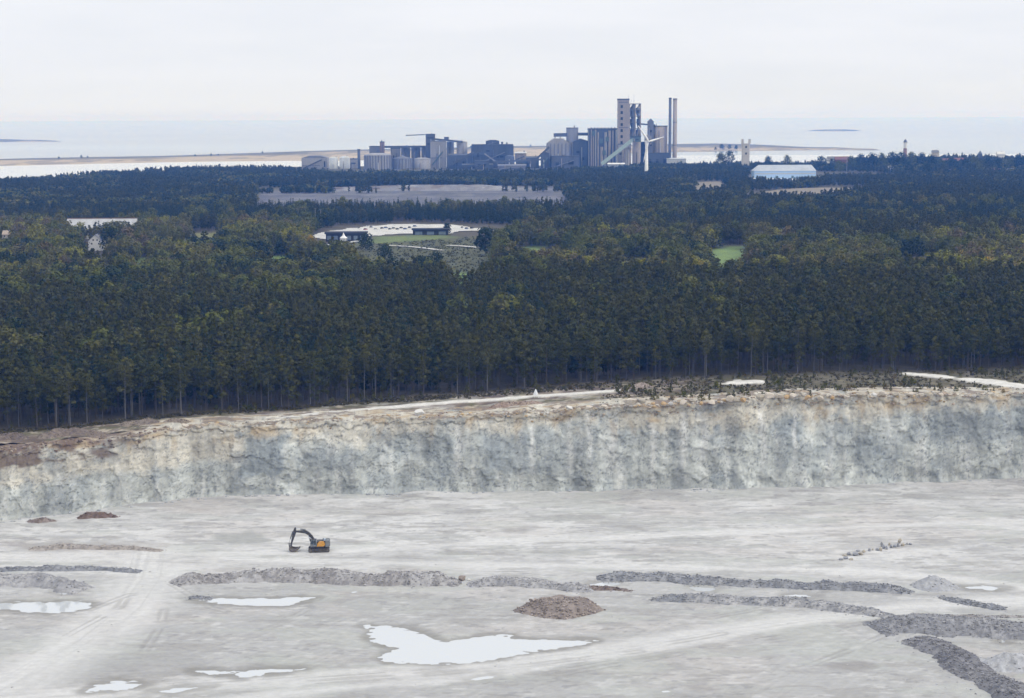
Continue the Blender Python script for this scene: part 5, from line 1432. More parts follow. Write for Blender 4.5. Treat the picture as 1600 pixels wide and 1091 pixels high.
def hall(label, px0, px1, pt, pb=262, Y=YP, depth=30, m=CONC, roof='flat', rm=None, windows=(), pil=0, cat='building', name='plant_building', ground=True, ridge_px=0, wm=None):
    x0, x1, z0, z1 = rect(px0, px1, pt, pb, Y, ground)
    cx = (x0 + x1) / 2; w = x1 - x0; h = z1 - z0
    t = empty(name, (cx, Y, z0), 0, label, cat, None)
    mb = MB(); mb.box(-w / 2, w / 2, 0, depth, 0, h); wl = mb.build('wall', m, t)
    if pil:
        mb = MB()
        for k in range(pil + 1):
            x = -w / 2 + w * k / pil; mb.box(x - w / pil * .13, x + w / pil * .13, -.9, 0, 0, h * .985)
        mb.build('pilaster', wm or CONC2, wl)
    mb = MB()
    if roof == 'flat': mb.box(-w / 2 - .6, w / 2 + .6, -.6, depth + .6, h, h + 1.5)
    elif roof == 'gable':
        rh = ridge_px / ppm(Y); mb.prism_yz([(-.8, h), (depth / 2, h + rh), (depth + .8, h)], -w / 2 - .8, w / 2 + .8)
    elif roof == 'gable_x':
        rh = ridge_px / ppm(Y); mb.prism_xz([(-w / 2 - .8, h), (w / 2 + .8, h), (0, h + rh)], -.8, depth + .8)
    elif roof == 'trapezoid':
        rh = ridge_px / ppm(Y); mb.prism_xz([(-w / 2, h), (w / 2, h), (w * .22, h + rh), (-w * .2, h + rh)], -.2, depth + .2)
    mb.build('roof', rm or ROOFD, t)
    for (fx, fz, fw, fh) in windows:
        mb = MB(); mb.box((fx - .5) * w - fw * w / 2, (fx - .5) * w + fw * w / 2, -.35, -.02, fz * h - fh * h / 2, fz * h + fh * h / 2); mb.build('window', HOLE, t)
    return t

def gallery(label, pa, pb_, Y=YP, w=7.0, h=None, m=STEEL, legs=(), hp=5, name='conveyor_gallery', Yb=None):
    """an enclosed conveyor between two pixels, on trestles"""
    a = at_y(pa[0], pa[1], Y); b = at_y(pb_[0], pb_[1], Yb or Y); hh = h or hp / ppm(Y)
    t = empty(name, (float(a[0]), float(a[1]), GZ), 0, label, 'conveyor', None)
    A = Vector((0, 0, float(a[2]) - GZ)); B = Vector((float(b[0] - a[0]), float(b[1] - a[1]), float(b[2]) - GZ))
    mb = MB(); mb.beam(A, B, w, hh); mb.build('housing', m, t)
    mb = MB(); mb.beam(A + Vector((0, 0, hh * .5 + .35)), B + Vector((0, 0, hh * .5 + .35)), w * 1.06, .7); mb.build('roof', ROOFD if m is not GREENS else GREENS, t)
    for f in legs:
        p = A.lerp(B, f); mb = MB()
        for s in (-1, 1): mb.tube((p.x + s * 1.5, p.y, 0), (p.x + s * .9, p.y, p.z - hh / 2), .55, n=6)
        mb.build('trestle', STEEL, t)
    return t

def chimney(label, px0, px1, pt, pb, Y, m, rings=3):
    x0, x1, z0, z1 = rect(px0, px1, pt, pb, Y); r = (x1 - x0) / 2
    t = empty('chimney', ((x0 + x1) / 2, Y, z0), 0, label, 'chimney', None); h = z1 - z0
    mb = MB(); mb.lathe(0, 0, [(r * 1.08, 0), (r * .95, h), (r * .7, h), (r * .7, h - 2)], 20); mb.build('shaft', m, t, True)
    for k in range(rings):
        z = h * (k + 1) / (rings + .02); mb = MB(); mb.lathe(0, 0, [(r * 1.0, z - 1.0), (r * 1.18, z - 1.0), (r * 1.18, z), (r * 1.0, z)], 20); mb.build('walkway_ring', STEEL, t)
    return t

# storage silos and tanks at the left
hall('long pale storage hall with hipped roof at the left end of the cement works', 471, 511, 247, Y=YP, depth=40, m=CONC, roof='trapezoid', rm=CONC3, ridge_px=3.2, windows=((.9, .45, .05, .5),))
silo('left of two small bright domed silos beside the long pale hall', 513.5, 527.5, 248.5, YP - 20, SILVER, 'dome')
silo('right of two small bright domed silos beside the long pale hall', 529.5, 546, 248, YP - 20, SILVER, 'dome')
hall('small flat grey building between the bright domed silos and the thin dark chimney', 546.5, 558, 249, Y=YP + 10, depth=25, m=CONC, windows=((.5, .6, .6, .1),))
chimney('thin dark chimney standing among the low tanks at the left', 558.3, 562.8, 233, 262, YP - 30, DARKC, 1)
silo('widest low storage tank with a shallow conical roof', 568, 610.5, 243.5, YP - 60, CONC, 'tank', 14)
silo('grey tank with conical roof beside the widest tank', 612, 643, 248.5, YP - 40, CONC3, 'cone', 10)
silo('small pale flared tank left of the tall ribbed silo block', 646.5, 672, 249, YP - 30, CONC, 'tank', 0)
hall('grey building behind the widest tank with a purple-brown lift tower', 577, 594, 229.5, Y=YP + 80, depth=25, m=CONC3, windows=((.5, .5, .7, .1),))
hall('slim brownish lift tower rising behind the widest tank', 593.4, 600.2, 222.5, Y=YP + 60, depth=12, m=mat('reddish_concrete', (.26, .19, .19), (.2, .15, .15), .05, .9), name='lift_tower', cat='tower')
gallery('long flat conveyor gallery running from the lift tower to the tall headhouse', (600, 230), (664, 229.5), YP + 70, 8, legs=(.18, .5, .8), hp=2.6)
hall('pale square building under the long flat gallery', 610.5, 625, 232.5, Y=YP + 90, depth=20, m=CONC, windows=((.3, .5, .1, .3),))
silo('left of three grey silos under the long flat gallery', 626, 640.5, 230, YP + 75, CONC3, 'flat')
silo('middle of three grey silos under the long flat gallery', 642, 656.5, 230, YP + 75, CONC3, 'flat')
silo('right of three grey silos, against the tall headhouse', 658, 672.5, 229, YP + 75, CONC3, 'flat')
hall('tall dark headhouse with a long crane jib to the left', 665, 679.5, 210.5, Y=YP + 55, depth=14, m=STEEL, name='headhouse', cat='tower', windows=((.5, .9, .7, .03), (.5, .72, .7, .03)))
gallery('thin crane jib sticking out left from the tall headhouse', (634, 212.0), (664, 210.8), YP + 54, 1.5, m=STEEL, hp=.9, name='crane_jib')
# the ribbed silo block
hall('tall pale ribbed silo block in the middle of the tanks', 673, 696.5, 221.5, Y=YP, depth=30, m=CONC, pil=5, wm=CONC, name='silo_block', cat='silo', rm=CONC3)
gallery('sloping conveyor gallery from the headhouse over two pale silos', (680, 218), (723, 222.2), YP + 40, 6, legs=(.55,), hp=2.6)
hall('small motor house on top of the sloping gallery', 694, 701, 215.2, 219, YP + 38, 8, STEEL, ground=False, name='motor_house')
silo('left of two pale silos under the sloping gallery', 697.5, 709, 223, YP + 45, CONC3, 'flat')
silo('right of two pale silos under the sloping gallery', 713, 730, 222.5, YP + 45, CONC, 'cone')
hall('dark low loading shed between the ribbed block and the dark mill', 700, 738, 243, Y=YP - 10, depth=30, m=DARKC, roof='gable', ridge_px=2.5, windows=((.3, .4, .2, .3), (.7, .4, .2, .3)))
gallery('dark inclined conveyor crossing in front of the loading shed', (704, 258), (740, 238), YP - 25, 6, legs=(.3, .7), hp=3)
# the dark mill building
hall('large dark mill building with a stepped flat roof', 737, 801.5, 227, Y=YP + 10, depth=50, m=DARKC, pil=9, wm=DARKC, windows=((.15, .6, .04, .2), (.4, .75, .1, .06), (.7, .5, .2, .08)))
hall('rounded dark rooftop house on the mill building', 759, 780, 220.5, 227, YP + 25, 20, DARKC, 'trapezoid', ground=False, ridge_px=1.5, name='roof_house')
hall('left of two small vents on the mill roof', 783, 786, 223, 227, YP + 25, 5, STEEL, ground=False, name='roof_vent')
hall('right of two small vents on the mill roof', 791, 793, 223.8, 227, YP + 25, 5, STEEL, ground=False, name='roof_vent')
gallery('pale inclined conveyor in front of the dark mill', (757, 240), (778, 255), YP - 5, 5, m=CONC, legs=(.2,), hp=2)
silo('dark domed store right of the mill building', 789, 804, 246, YP - 20, DARKC, 'dome')
hall('low dark yard shed in front of the mill building', 722, 770, 258, Y=YP - 60, depth=25, m=DARKC, roof='gable', ridge_px=2, windows=((.5, .5, .5, .25),))
hall('low lilac-grey yard shed in front of the domed store', 778, 822, 259, Y=YP - 60, depth=25, m=CONC3, roof='gable', rm=CONC3, ridge_px=2)
hall('small pale warehouse by the water with a white roof', 804.5, 822.5, 239.5, 251, YP + 130, 30, CONC2, 'gable', rm=SILVER, ridge_px=2, ground=False, name='warehouse')
hall('low dark shed beside the small pale warehouse', 822, 842, 247, Y=YP + 5, depth=25, m=DARKC, roof='gable', ridge_px=2.5)
hall('low dark blue shed with a lean-to in the gap by the water', 806, 824, 252, Y=YP - 15, depth=20, m=DARKC, roof='gable', ridge_px=1.5)
hall('squat dark pump house right of the low dark blue shed', 826, 838, 250, Y=YP - 25, depth=14, m=STEEL)
gallery('low dark conveyor crossing the yard in front of the water gap', (770, 254), (846, 249.5), YP - 40, 5, m=STEEL, legs=(.2, .5, .8), hp=2.4)
gallery('dark conveyor rising from the yard towards the mill', (716, 252), (752, 236), YP - 45, 5, m=DARKC, legs=(.3, .7), hp=2.6)
hall('dark flat-roofed workshop below the mill', 742, 764, 252, Y=YP - 70, depth=20, m=DARKC, windows=((.3, .5, .2, .3), (.7, .5, .2, .3)))
hall('small dark hopper building left of the clinker store', 845, 858, 240, Y=YP - 20, depth=16, m=DARKC, roof='gable_x', ridge_px=3)
# crusher and clinker store
gallery('steep dark conveyor climbing to the clinker store', (840, 247), (858, 230), YP - 10, 6, legs=(.35,), hp=3)
hall('broad grey clinker store with a tapered roof', 854.5, 890, 224, Y=YP, depth=50, m=CONC, roof='trapezoid', rm=CONC, ridge_px=7, pil=6, wm=CONC3, name='clinker_store', windows=((.5, .25, .7, .05),))
gallery('short dark gallery left of the round grey tower', (865, 211.5), (886, 211), YP + 30, 7, legs=(.1, .5), hp=5)
silo('round grey tower silo between two short galleries', 885, 904, 200.5, YP + 20, CONC3, 'flat')
gallery('short dark gallery right of the round grey tower', (903, 210), (921, 210), YP + 30, 7, hp=4)
hall('dark blue-grey process building left of the striped silo row', 896, 920, 221, Y=YP + 15, depth=30, m=DARKC, roof='gable_x', ridge_px=4, windows=((.3, .6, .2, .08), (.6, .35, .2, .1)))
hall('low dark crusher house in front of the clinker store', 862, 905, 245, Y=YP - 30, depth=30, m=STEEL, roof='flat', windows=((.2, .4, .12, .3), (.7, .5, .2, .3)))
# striped silo row
W6 = (964 - 919.5) / 6
RN = ['first', 'second', 'third', 'fourth', 'fifth', 'last']
x0, x1, z0, z1 = rect(919.5, 964, 202.5, 262, YP)
t = empty('silo_row', ((x0 + x1) / 2, YP, GZ), 0, 'long dark silo block striped with pale vertical columns', 'silo', None)
w = x1 - x0; h = z1 - z0
mb = MB(); mb.box(-w / 2, w / 2, 2.0, 40, 0, h); mb.build('wall', DARKC, t)
mb = MB(); mb.box(-w / 2 - .5, w / 2 + .5, 1.0, 41, h, h + 2.5); mb.build('roof', STEEL, t)
for k, (f, wd, hb) in enumerate(((.012, .022, 1), (.10, .04, 1), (.17, .035, .96), (.25, .05, .99), (.34, .05, .93), (.47, .10, .55), (.60, .10, .93), (.74, .09, .97), (.86, .06, .97), (.97, .05, .99))):
    mb = MB(); x = -w / 2 + f * w; mb.tube((x, 1.6, 0), (x, 1.6, h * hb), wd * w * .5, n=12); mb.build('column', CONC2 if k % 3 else CONC, t)
for k, (f, z) in enumerate(((.18, .9), (.45, .7), (.55, .4), (.66, .75))):
    mb = MB(); x = -w / 2 + f * w; mb.box(x - 3.5, x + 3.5, -2.2, .2, h * z - 5, h * z + 5); mb.build('machine_house', TEAL, t)
mb = MB()
for f in (.1, .22, .33, .45, .58, .7, .81, .93): x = -w / 2 + f * w; mb.box(x - 1.1, x + 1.1, 6, 9, h + 2.502, h + 4.6)
mb.build('roof_vent', STEEL, t)

# preheater tower
x0, x1, z0, z1 = rect(965.3, 983, 156.5, 262, YP); w = x1 - x0; h = z1 - z0
t = empty('preheater_tower', ((x0 + x1) / 2, YP - 5, GZ), 0, 'tallest concrete tower with stair shaft and open cyclone frame', 'tower', None)
mb = MB(); mb.box(-w / 2, w / 2, 0, 22, 0, h); sh = mb.build('stair_shaft', CONC2, t)
mb = MB(); mb.box(-w / 2 - .5, w / 2 + .5, -.5, 22.5, h, h + 3.0); mb.build('roof', STEEL, sh)
for k in range(9):
    z = h * (.18 + .088 * k); mb = MB(); mb.box(-w * .26, -w * .06, -.5, -.02, z, z + 6.0); mb.build('window', HOLE, sh)
for k, z in enumerate((h * .97, h * .60)):
    mb = MB(); mb.box(-w * .42, w * .42, -.45, -.02, z - 1.2, z); mb.build('louvre', STEEL, sh)
xr = float(at_y(1001.3, 200, YP)[0]) - (x0 + x1) / 2; hf = PX(990, 162, YP)[1] - GZ
fr = MB()
for x in (w / 2 + 1.0, (w / 2 + xr) / 2 + .5, xr - 1.2):
    for y in (1.5, 20): fr.box(x - 1.1, x + 1.1, y - 1.1, y + 1.1, 0, hf)
frame = fr.build('cyclone_frame', CONC2, t)
for k in range(7):
    z = hf * (.43 + .57 * k / 6); mb = MB(); mb.box(w / 2 + .01, xr - .1, .4, 21, z - 1.5, z); mb.build('floor_slab', CONC3, frame)
for cx_, rr in (((w / 2 + 5.2), 4.6), ((w / 2 + xr) / 2 + 6.5, 4.2)):
    for k, z in enumerate((.90, .73, .56)):
        zz = hf * z; mb = MB()
        mb.lathe(cx_ + (k % 2) * 1.5, 11, [(1.2, zz - 17), (rr, zz - 5), (rr, zz + 4), (1.5, zz + 6)], 18); mb.build('cyclone', STEEL if k % 2 else CONC3, frame, True)
        mb = MB(); mb.tube((cx_ + (k % 2) * 1.5, 11, zz + 5), (cx_ + 5, 9, zz + 14), 1.5, n=10); mb.build('gas_duct', CONC2, frame)
mb = MB(); mb.box((w / 2 + xr) / 2 - 5.5, (w / 2 + xr) / 2 + 1.5, 3, 18, hf * .43, hf * .985); mb.build('riser_shaft', CONC3, frame)
for s in ((-4, 0), (8, 6)):
    mb = MB(); mb.tube(((w / 2 + xr) / 2 - 5 + s[0], 2, hf * .43), ((w / 2 + xr) / 2 - 5 + s[1] + 7, 2, hf * .60), 1.0, n=8); mb.build('brace', CONC2, frame)
for x, pt in ((w / 2 - 1.4, 148.5), (w / 2 + 4.5, 155.5), (xr * .60, 148)):
    mb = MB(); mb.tube((x, 6, h - 30), (x, 6, PX(985, pt, YP)[1] - GZ), .28, .18, n=6); mb.build('antenna', STEEL, t)
# buildings under and in front of the tower
hall('pale concrete block below the tallest tower, behind the green conveyor', 966, 986, 226, Y=YP - 12, depth=6, m=CONC, windows=((.2, .6, .2, .06), (.65, .3, .2, .06)))
silo('left of two grey-brown silos below the tallest tower', 973, 986.5, 232, YP - 40, CONC2, 'flat')
silo('right of two grey-brown silos below the tallest tower', 988.5, 1001.5, 220.5, YP - 40, CONC2, 'flat')
hall('dark process hall between the silos and the wind turbine', 1000, 1016, 223, Y=YP + 20, depth=30, m=DARKC, windows=((.4, .5, .3, .1), (.5, .25, .4, .1)))
gallery('long pale green inclined conveyor climbing to the dark teal headhouse', (940, 256.5), (991, 216.5), YP - 55, 7, m=GREENS, legs=(.35, .7), hp=5.2)
hall('dark teal headhouse at the top of the green conveyor', 985, 1001.5, 213.5, 222, YP - 58, 14, TEAL, ground=False, name='headhouse', cat='tower', windows=((.5, .4, .6, .15),))
gallery('thin pipe bridge from the tallest tower to the beige silo', (1001, 194.2), (1024, 196), YP + 10, 4, hp=1.8, name='pipe_bridge')
hall('narrow grey tower with a pointed top beside the beige silo', 1012.3, 1021.5, 190.5, Y=YP + 2, depth=12, m=CONC3, roof='gable_x', rm=CONC3, ridge_px=5, name='lift_tower', cat='tower', windows=((.5, .8, .4, .04), (.5, .5, .4, .04)))
silo('large beige silo with a dark flat crown right of the tallest tower', 1022, 1044, 197.5, YP, CONC2, 'flat', rm=TEAL)
hall('small pale filter house with a peaked roof above the wind turbine hub', 1007.5, 1018, 214, 226, YP - 20, 10, CONC, 'gable_x', rm=CONC, ridge_px=3.5, ground=False, name='filter_house', windows=((.5, .4, .5, .3),))
hall('wide low hall at the foot of the beige silo', 1008, 1046, 240, Y=YP - 30, depth=20, m=DARKC, windows=((.2, .4, .1, .4), (.5, .4, .1, .4), (.8, .4, .1, .4)))
hall('low pale shed at the foot of the twin chimneys', 1042, 1072, 248.5, Y=YP - 35, depth=20, m=SILVER, roof='gable', rm=SILVER, ridge_px=1.5)
chimney('slim dark chimney, left of the two tall twin chimneys', 1045, 1049.5, 152.8, 262, YP, STEEL, 4)
chimney('thicker beige chimney, right of the two tall twin chimneys', 1051.6, 1058.2, 153.8, 262, YP + 6, CONC2, 3)
for k, (a, b, c_) in enumerate(((500, 258.5, 8), (590, 264, 14))): pass
hall('white shed roof at the foot of the green conveyor', 950, 976, 256.5, Y=YP - 120, depth=20, m=SILVER, roof='gable', rm=WHITE_M, ridge_px=1.6, name='warehouse')

# pipes, stairs and ducts that hang on the larger buildings
def fit(owner, name, m, p0, p1, r=.7, square=False):
    mb = MB()
    if square: mb.beam(p0, p1, r * 2, r * 2)
    else: mb.tube(p0, p1, r, n=8)
    mb.build(name, m, owner)
rq = random.Random(61)
for o in [o for o in list(COL.objects) if o.parent is None and o.get('category') in ('building', 'silo', 'tower') and o.location.y > 3550 and o.location.y < 3900]:
    wl = next((c for c in o.children if c.name.split('.')[0] in ('wall', 'barrel', 'stair_shaft')), None)
    if wl is None or o.name.startswith(('preheater', 'silo_row')): continue
    xs = [v.co.x for v in wl.data.vertices]; zs = [v.co.z for v in wl.data.vertices]; w = max(xs) - min(xs); h = max(zs); rnd_ = wl.name.startswith('barrel'); y0 = (-w / 2 - .5) if rnd_ else -1.6
    if w < 9 or h < 8: continue
    for k in range(2):
        x = rq.uniform(-.3, .3) * w * (.5 if rnd_ else 1); fit(o, 'pipe', rq.choice([STEEL, SILVER, CONC2]), (x, y0 - .6, 0), (x, y0 - .6, h * rq.uniform(.5, .98)), rq.uniform(.4, .9))
    z = h * rq.uniform(.3, .8)
    if not rnd_: fit(o, 'walkway', STEEL, (-w * .48, -1.8, z), (w * rq.uniform(.0, .48), -1.8, z), .5, True)
    if rq.random() < .6: x = rq.uniform(-.3, .3) * w; fit(o, 'roof_vent', STEEL, (x, (0 if rnd_ else 8), h + 1), (x, (0 if rnd_ else 8), h + rq.uniform(3, 6)), rq.uniform(.5, 1.2))
    if rq.random() < .5 and not rnd_: fit(o, 'duct', rq.choice([STEEL, TEAL, CONC3]), (-w * .4, -2.6, h * .15), (w * .3, -2.6, h * rq.uniform(.5, .9)), rq.uniform(.8, 1.4))

# ---- wind turbine
YT = 3120.0
p = at_y(1010, 274.5, YT); hub = at_y(1009.7, 221.5, YT)
t = empty('wind_turbine', (float(p[0]), YT, float(p[2]) - 3), 0, 'white three-bladed wind turbine in front of the cement works', 'wind turbine')
hz = float(hub[2]) - float(p[2]) + 3
TW = mat('white_turbine_paint', (.80, .80, .80), (.74, .74, .75), .05, .45)
mb = MB(); mb.lathe(0, 0, [(3.5, 0), (2.2, hz - 1.2)], 20); mb.build('tower', TW, t, True)
yaw = math.radians(38); R = Matrix.Rotation(yaw, 4, 'Z')
mb = MB()
mb.lathe(0, 0, [(.3, -4.0), (1.7, -3.5), (2.0, 0), (1.9, 3.5), (.8, 4.6)], 14)
Rn = R @ Matrix.Rotation(math.radians(90), 4, 'X')
mb.v = [tuple(Rn @ Vector(v) + Vector((0, 0, hz))) for v in mb.v]; mb.build('nacelle', TW, t, True)
hc = R @ Vector((0, -5.2, 0)) + Vector((0, 0, hz))
mb = MB(); mb.lathe(0, 0, [(.2, -1.6), (1.2, -1.0), (1.7, .2), (1.5, 1.6)], 14); mb.v = [tuple(Rn @ Vector((v[0], v[1], -v[2])) + hc) for v in mb.v]; mb.build('hub', TW, t, True)
for k in range(3):
    a = math.radians(78 + 120 * k); mb = MB(); vs = []; L = 38
    for i in range(9):
        s = i / 8; c_ = 2.0 * (1.5 + 1.6 * math.sin(min(1, s * 4) * math.pi / 2)) * (1 - .82 * s) + .3; th = c_ * .22 + .25 * (1 - s)
        for (du, dv) in ((-.35, 0), (0, .5), (.65, 0), (0, -.5)):
            q = Vector((du * c_, dv * th, 1.0 + L * s)); q = Matrix.Rotation(a, 4, 'Y') @ q; vs.append(R @ q + hc)
    fs = [(i * 4 + j, i * 4 + (j + 1) % 4, i * 4 + 4 + (j + 1) % 4, i * 4 + 4 + j) for i in range(8) for j in range(4)] + [(32, 33, 34, 35)]
    mb.add(vs, fs); mb.build('blade', TW, t, True)

# ---- blue and white warehouse, quay, towers and houses of the town
YW = 2950.0
BLUE = mat('light_blue_cladding', (.36, .50, .72), (.30, .44, .66), .03, .6); WHITE2 = mat('white_roof_sheet', (.42, .45, .50), (.34, .37, .42), .05, .6, streak=True)
x0, x1, z0, z1 = rect(1179, 1275, 267.5, 281, YW, False); w = x1 - x0; h = z1 - z0
t = empty('warehouse', ((x0 + x1) / 2, YW, z0), 0, 'long light blue warehouse with a white roof among the trees', 'warehouse')
mb = MB(); mb.box(-w / 2, w / 2, 0, 36, 0, h); wl = mb.build('wall', BLUE, t)
mb = MB(); mb.box(-w / 2 + 1, w / 2 - 1, -.2, -.02, h * .62, h * .78); mb.build('light_band', WHITE2, wl)
rh = 9.0 / ppm(YW); mb = MB()
mb.add([(-w / 2 - 1, -1, h), (w / 2 + 1, -1, h), (w / 2 + 1, 37, h), (-w / 2 - 1, 37, h), (-w / 2 + 9, 18, h + rh), (w / 2 - 5, 18, h + rh)], [(0, 1, 5, 4), (1, 2, 5), (2, 3, 4, 5), (3, 0, 4), (0, 3, 2, 1)])
mb.build('roof', WHITE2, t)
for k in range(4):
    mb = MB(); xx = -w * .4 + k * w * .26; mb.box(xx - 2, xx + 2, -.25, -.02, 0, h * .45); mb.build('door', TEAL, t)
drape('quay', land_px([(1172, 279.5), (1230, 277.5), (1300, 275.8), (1385, 275.8), (1392, 278.8), (1300, 280.8), (1240, 283.5), (1185, 284)]), mat('white_gravel', (.72, .72, .71), (.62, .62, .62), .03, .9), 1.8)

def tower_px(label, px0, px1, pt, pb, Y, kind):
    x0, x1, z0, z1 = rect(px0, px1, pt, pb, Y, False); w = x1 - x0; h = z1 - z0
    t = empty('stone_tower' if kind == 'stone' else ('lighthouse' if kind == 'light' else 'chapel_tower'), ((x0 + x1) / 2, Y, z0 - 12), 0, label, 'tower'); h += 12
    mb = MB()
    if kind == 'stone':
        mb.box(-w * .42, w * .42, 0, w * .85, 0, h * .84); wl = mb.build('wall', mat('pale_render', (.56, .53, .48), (.46, .43, .40), .1, .9), t)
        for s in (-1, 1):
            mb = MB(); mb.box(s * w * .42 - w * .13, s * w * .42 + w * .13, -.6, w * .3, h * .845, h); mb.build('pinnacle', wl.data.materials[0], t)
        mb = MB(); mb.box(-w * .47, w * .47, -.5, w * .9, h * .80, h * .845); mb.build('cornice', wl.data.materials[0], t)
        for z in (.45, .68):
            mb = MB(); mb.box(-w * .1, w * .1, -.3, -.02, h * z, h * z + 4); mb.build('window', HOLE, t)
    elif kind == 'light':
        mb.lathe(0, 0, [(w * .5, 0), (w * .42, h * .55)], 16); mb.build('base', mat('red_brick', (.30, .19, .16), (.25, .16, .14), .1, .9), t)
        mb = MB(); mb.lathe(0, 0, [(w * .42, h * .55), (w * .38, h * .84)], 16); mb.build('shaft', WHITE_M, t)
        mb = MB(); mb.lathe(0, 0, [(w * .5, h * .84), (w * .5, h * .88), (w * .3, h * .88), (w * .3, h * .95), (w * .05, h)], 16); mb.build('lantern', CONC3, t)
    else:
        mb.box(-w / 2, w / 2, 0, w, 0, h * .75); mb.build('wall', DARKC, t)
        mb = MB(); mb.add([(-w * .55, -.5, h * .75), (w * .55, -.5, h * .75), (w * .55, w + .5, h * .75), (-w * .55, w + .5, h * .75), (0, w / 2, h)], [(0, 1, 4), (1, 2, 4), (2, 3, 4), (3, 0, 4), (3, 2, 1, 0)]); mb.build('roof', STEEL, t)
tower_px('pale square tower with two corner pinnacles above the trees', 1159.5, 1172.5, 217.5, 252, 3450, 'stone')
tower_px('slim lighthouse with a white top and red base in the town trees', 1411.5, 1418, 217.5, 240, 3500, 'light')
tower_px('small dark pointed tower on the skyline at the right', 1529.5, 1535, 235.5, 247, 3500, 'chapel')

def house(label, px, py, wpx, hpx, Y, wallm, roofm, gable_front=False, depth=9, name='house', zb=None, rf=.5):
    k = ppm(Y); w = wpx / k; h = hpx / k; b = at_y(px, py, Y); z = float(b[2])
    t = empty(name, (float(b[0]), Y, z - 4), 0, label, 'house' if name == 'house' else 'building'); h += 4; rh = hpx / k * rf; wh = h - rh
    mb = MB(); mb.box(-w / 2, w / 2, 0, depth, 0, wh)
    if gable_front: mb.prism_xz([(-w / 2, wh), (w / 2, wh), (0, h)], .01, depth - .01)
    else: mb.prism_yz([(.01, wh), (depth / 2, h), (depth - .01, wh)], -w / 2 + .01, w / 2 - .01)
    mb.build('wall', wallm, t)
    mb = MB(); e = .5
    if gable_front:
        for s in (-1, 1): mb.add([(0, -e, h + .25), (s * (w / 2 + e), -e, wh - .1), (s * (w / 2 + e), depth + e, wh - .1), (0, depth + e, h + .25), (0, -e, h + .03), (s * (w / 2 + e), -e, wh - .32), (s * (w / 2 + e), depth + e, wh - .32), (0, depth + e, h + .03)], [(0, 1, 2, 3), (7, 6, 5, 4), (0, 4, 5, 1), (1, 5, 6, 2), (2, 6, 7, 3)])
    else:
        for y0, y1 in ((-e, depth / 2), (depth + e, depth / 2)): mb.add([(-w / 2 - e, y0, wh - .1), (w / 2 + e, y0, wh - .1), (w / 2 + e, y1, h + .25), (-w / 2 - e, y1, h + .25), (-w / 2 - e, y0, wh - .32), (w / 2 + e, y0, wh - .32), (w / 2 + e, y1, h + .03), (-w / 2 - e, y1, h + .03)], [(0, 1, 2, 3), (7, 6, 5, 4), (0, 4, 5, 1), (1, 5, 6, 2), (3, 7, 4, 0)])
    rf_ = mb.build('roof', roofm, t)
    mb = MB(); mb.box(w * .12, w * .12 + .9, depth / 2 - .4, depth / 2 + .4, h - .5, h + 1.1); mb.build('chimney', ROOFD, rf_)
    n = max(2, int(w / 4))
    for i in range(n):
        x = -w / 2 + w * (i + .5) / n; zz = 4 + (wh - 4) * .5 if wh > 4.6 else wh * .7
        mb = MB(); mb.box(x - .55, x + .55, -.08, -.01, zz - .6, zz + .6); mb.build('window', HOLE, t)
    if gable_front:
        for s in (-.5, .5):
            mb = MB(); mb.box(s * w * .28 - .5, s * w * .28 + .5, -.08, -.01, wh + .2, wh + 1.5); mb.build('window', HOLE, t)
    return t
REDR = mat('red_tiles', (.22, .115, .095), (.18, .10, .085), .2, .9); GREYR = mat('grey_tiles', (.20, .20, .21), (.15, .15, .16), .2, .9)
WALLW = mat('white_plaster', (.70, .69, .67), (.62, .61, .6), .2, .9); WALLR = mat('red_boards', (.20, .10, .085), (.17, .09, .075), .2, .9); WALLY = mat('cream_plaster', (.56, .50, .40), (.5, .45, .36), .2, .9)
for a in (('wide red-roofed house in the town trees, right of the blue warehouse', 1316, 254, 22, 9, 3300, WALLR, REDR), ('small white house left of the wide red-roofed house', 1299, 252, 12, 7, 3320, WALLW, GREYR),
          ('white house with a red roof in the town trees', 1499, 255, 16, 8, 3350, WALLW, REDR), ('small red house beside the white one with a red roof', 1478, 254, 11, 6, 3380, WALLR, REDR),
          ('pale house on the skyline at the far right', 1564, 245, 12, 8, 3550, WALLW, WALLW), ('small white house low in the trees below the lighthouse', 1393, 265, 10, 5, 3120, WALLW, GREYR),
          ('tiny pale house low in the trees at the right', 1485, 270, 9, 5, 3060, WALLY, GREYR), ('left of two low white houses near the right edge', 1554, 269, 20, 5, 3060, WALLW, REDR), ('right of two low white houses near the right edge', 1580, 268, 10, 4.5, 3060, WALLW, GREYR),
          ('cream house hidden in the trees left of the lighthouse', 1462, 242, 10, 7, 3500, WALLY, GREYR)):
    house(*a)
house('white gabled farmhouse with dark windows among the trees', 149, 385, 22, 18, 1340, WALLW, GREYR, True, 11, rf=.55)
house('dark-roofed cottage with white walls at the left edge', 0, 392, 28, 18, 1300, WALLW, mat('dark_slate', (.05, .055, .065), None, .3, .8), False, 9, rf=.68)
house('small beige-roofed outbuilding behind the trees at the left edge', 10, 372, 12, 11, 1420, WALLY, mat('beige_tiles', (.42, .34, .27), None, .3, .9), False, 7)
# the long barn
t = house('long white-roofed barn behind the farm trees', 157, 366, 108, 23, 1490, mat('barn_boards', (.58, .57, .55), (.5, .49, .47), .2, .8), mat('barn_sheet_roof', (.47, .475, .485), (.36, .36, .37), .15, .6, streak=False), False, 18, 'barn', rf=.62)
mb = MB(); wB = 108 / ppm(1490); mb.box(-wB / 2 - .6, wB / 2 + .6, 8.6, 9.4, 23 / ppm(1490) + 4.26, 23 / ppm(1490) + 4.75); mb.build('ridge_cap', mat('rusty_ridge', (.26, .15, .10), None, .4, .8), t)

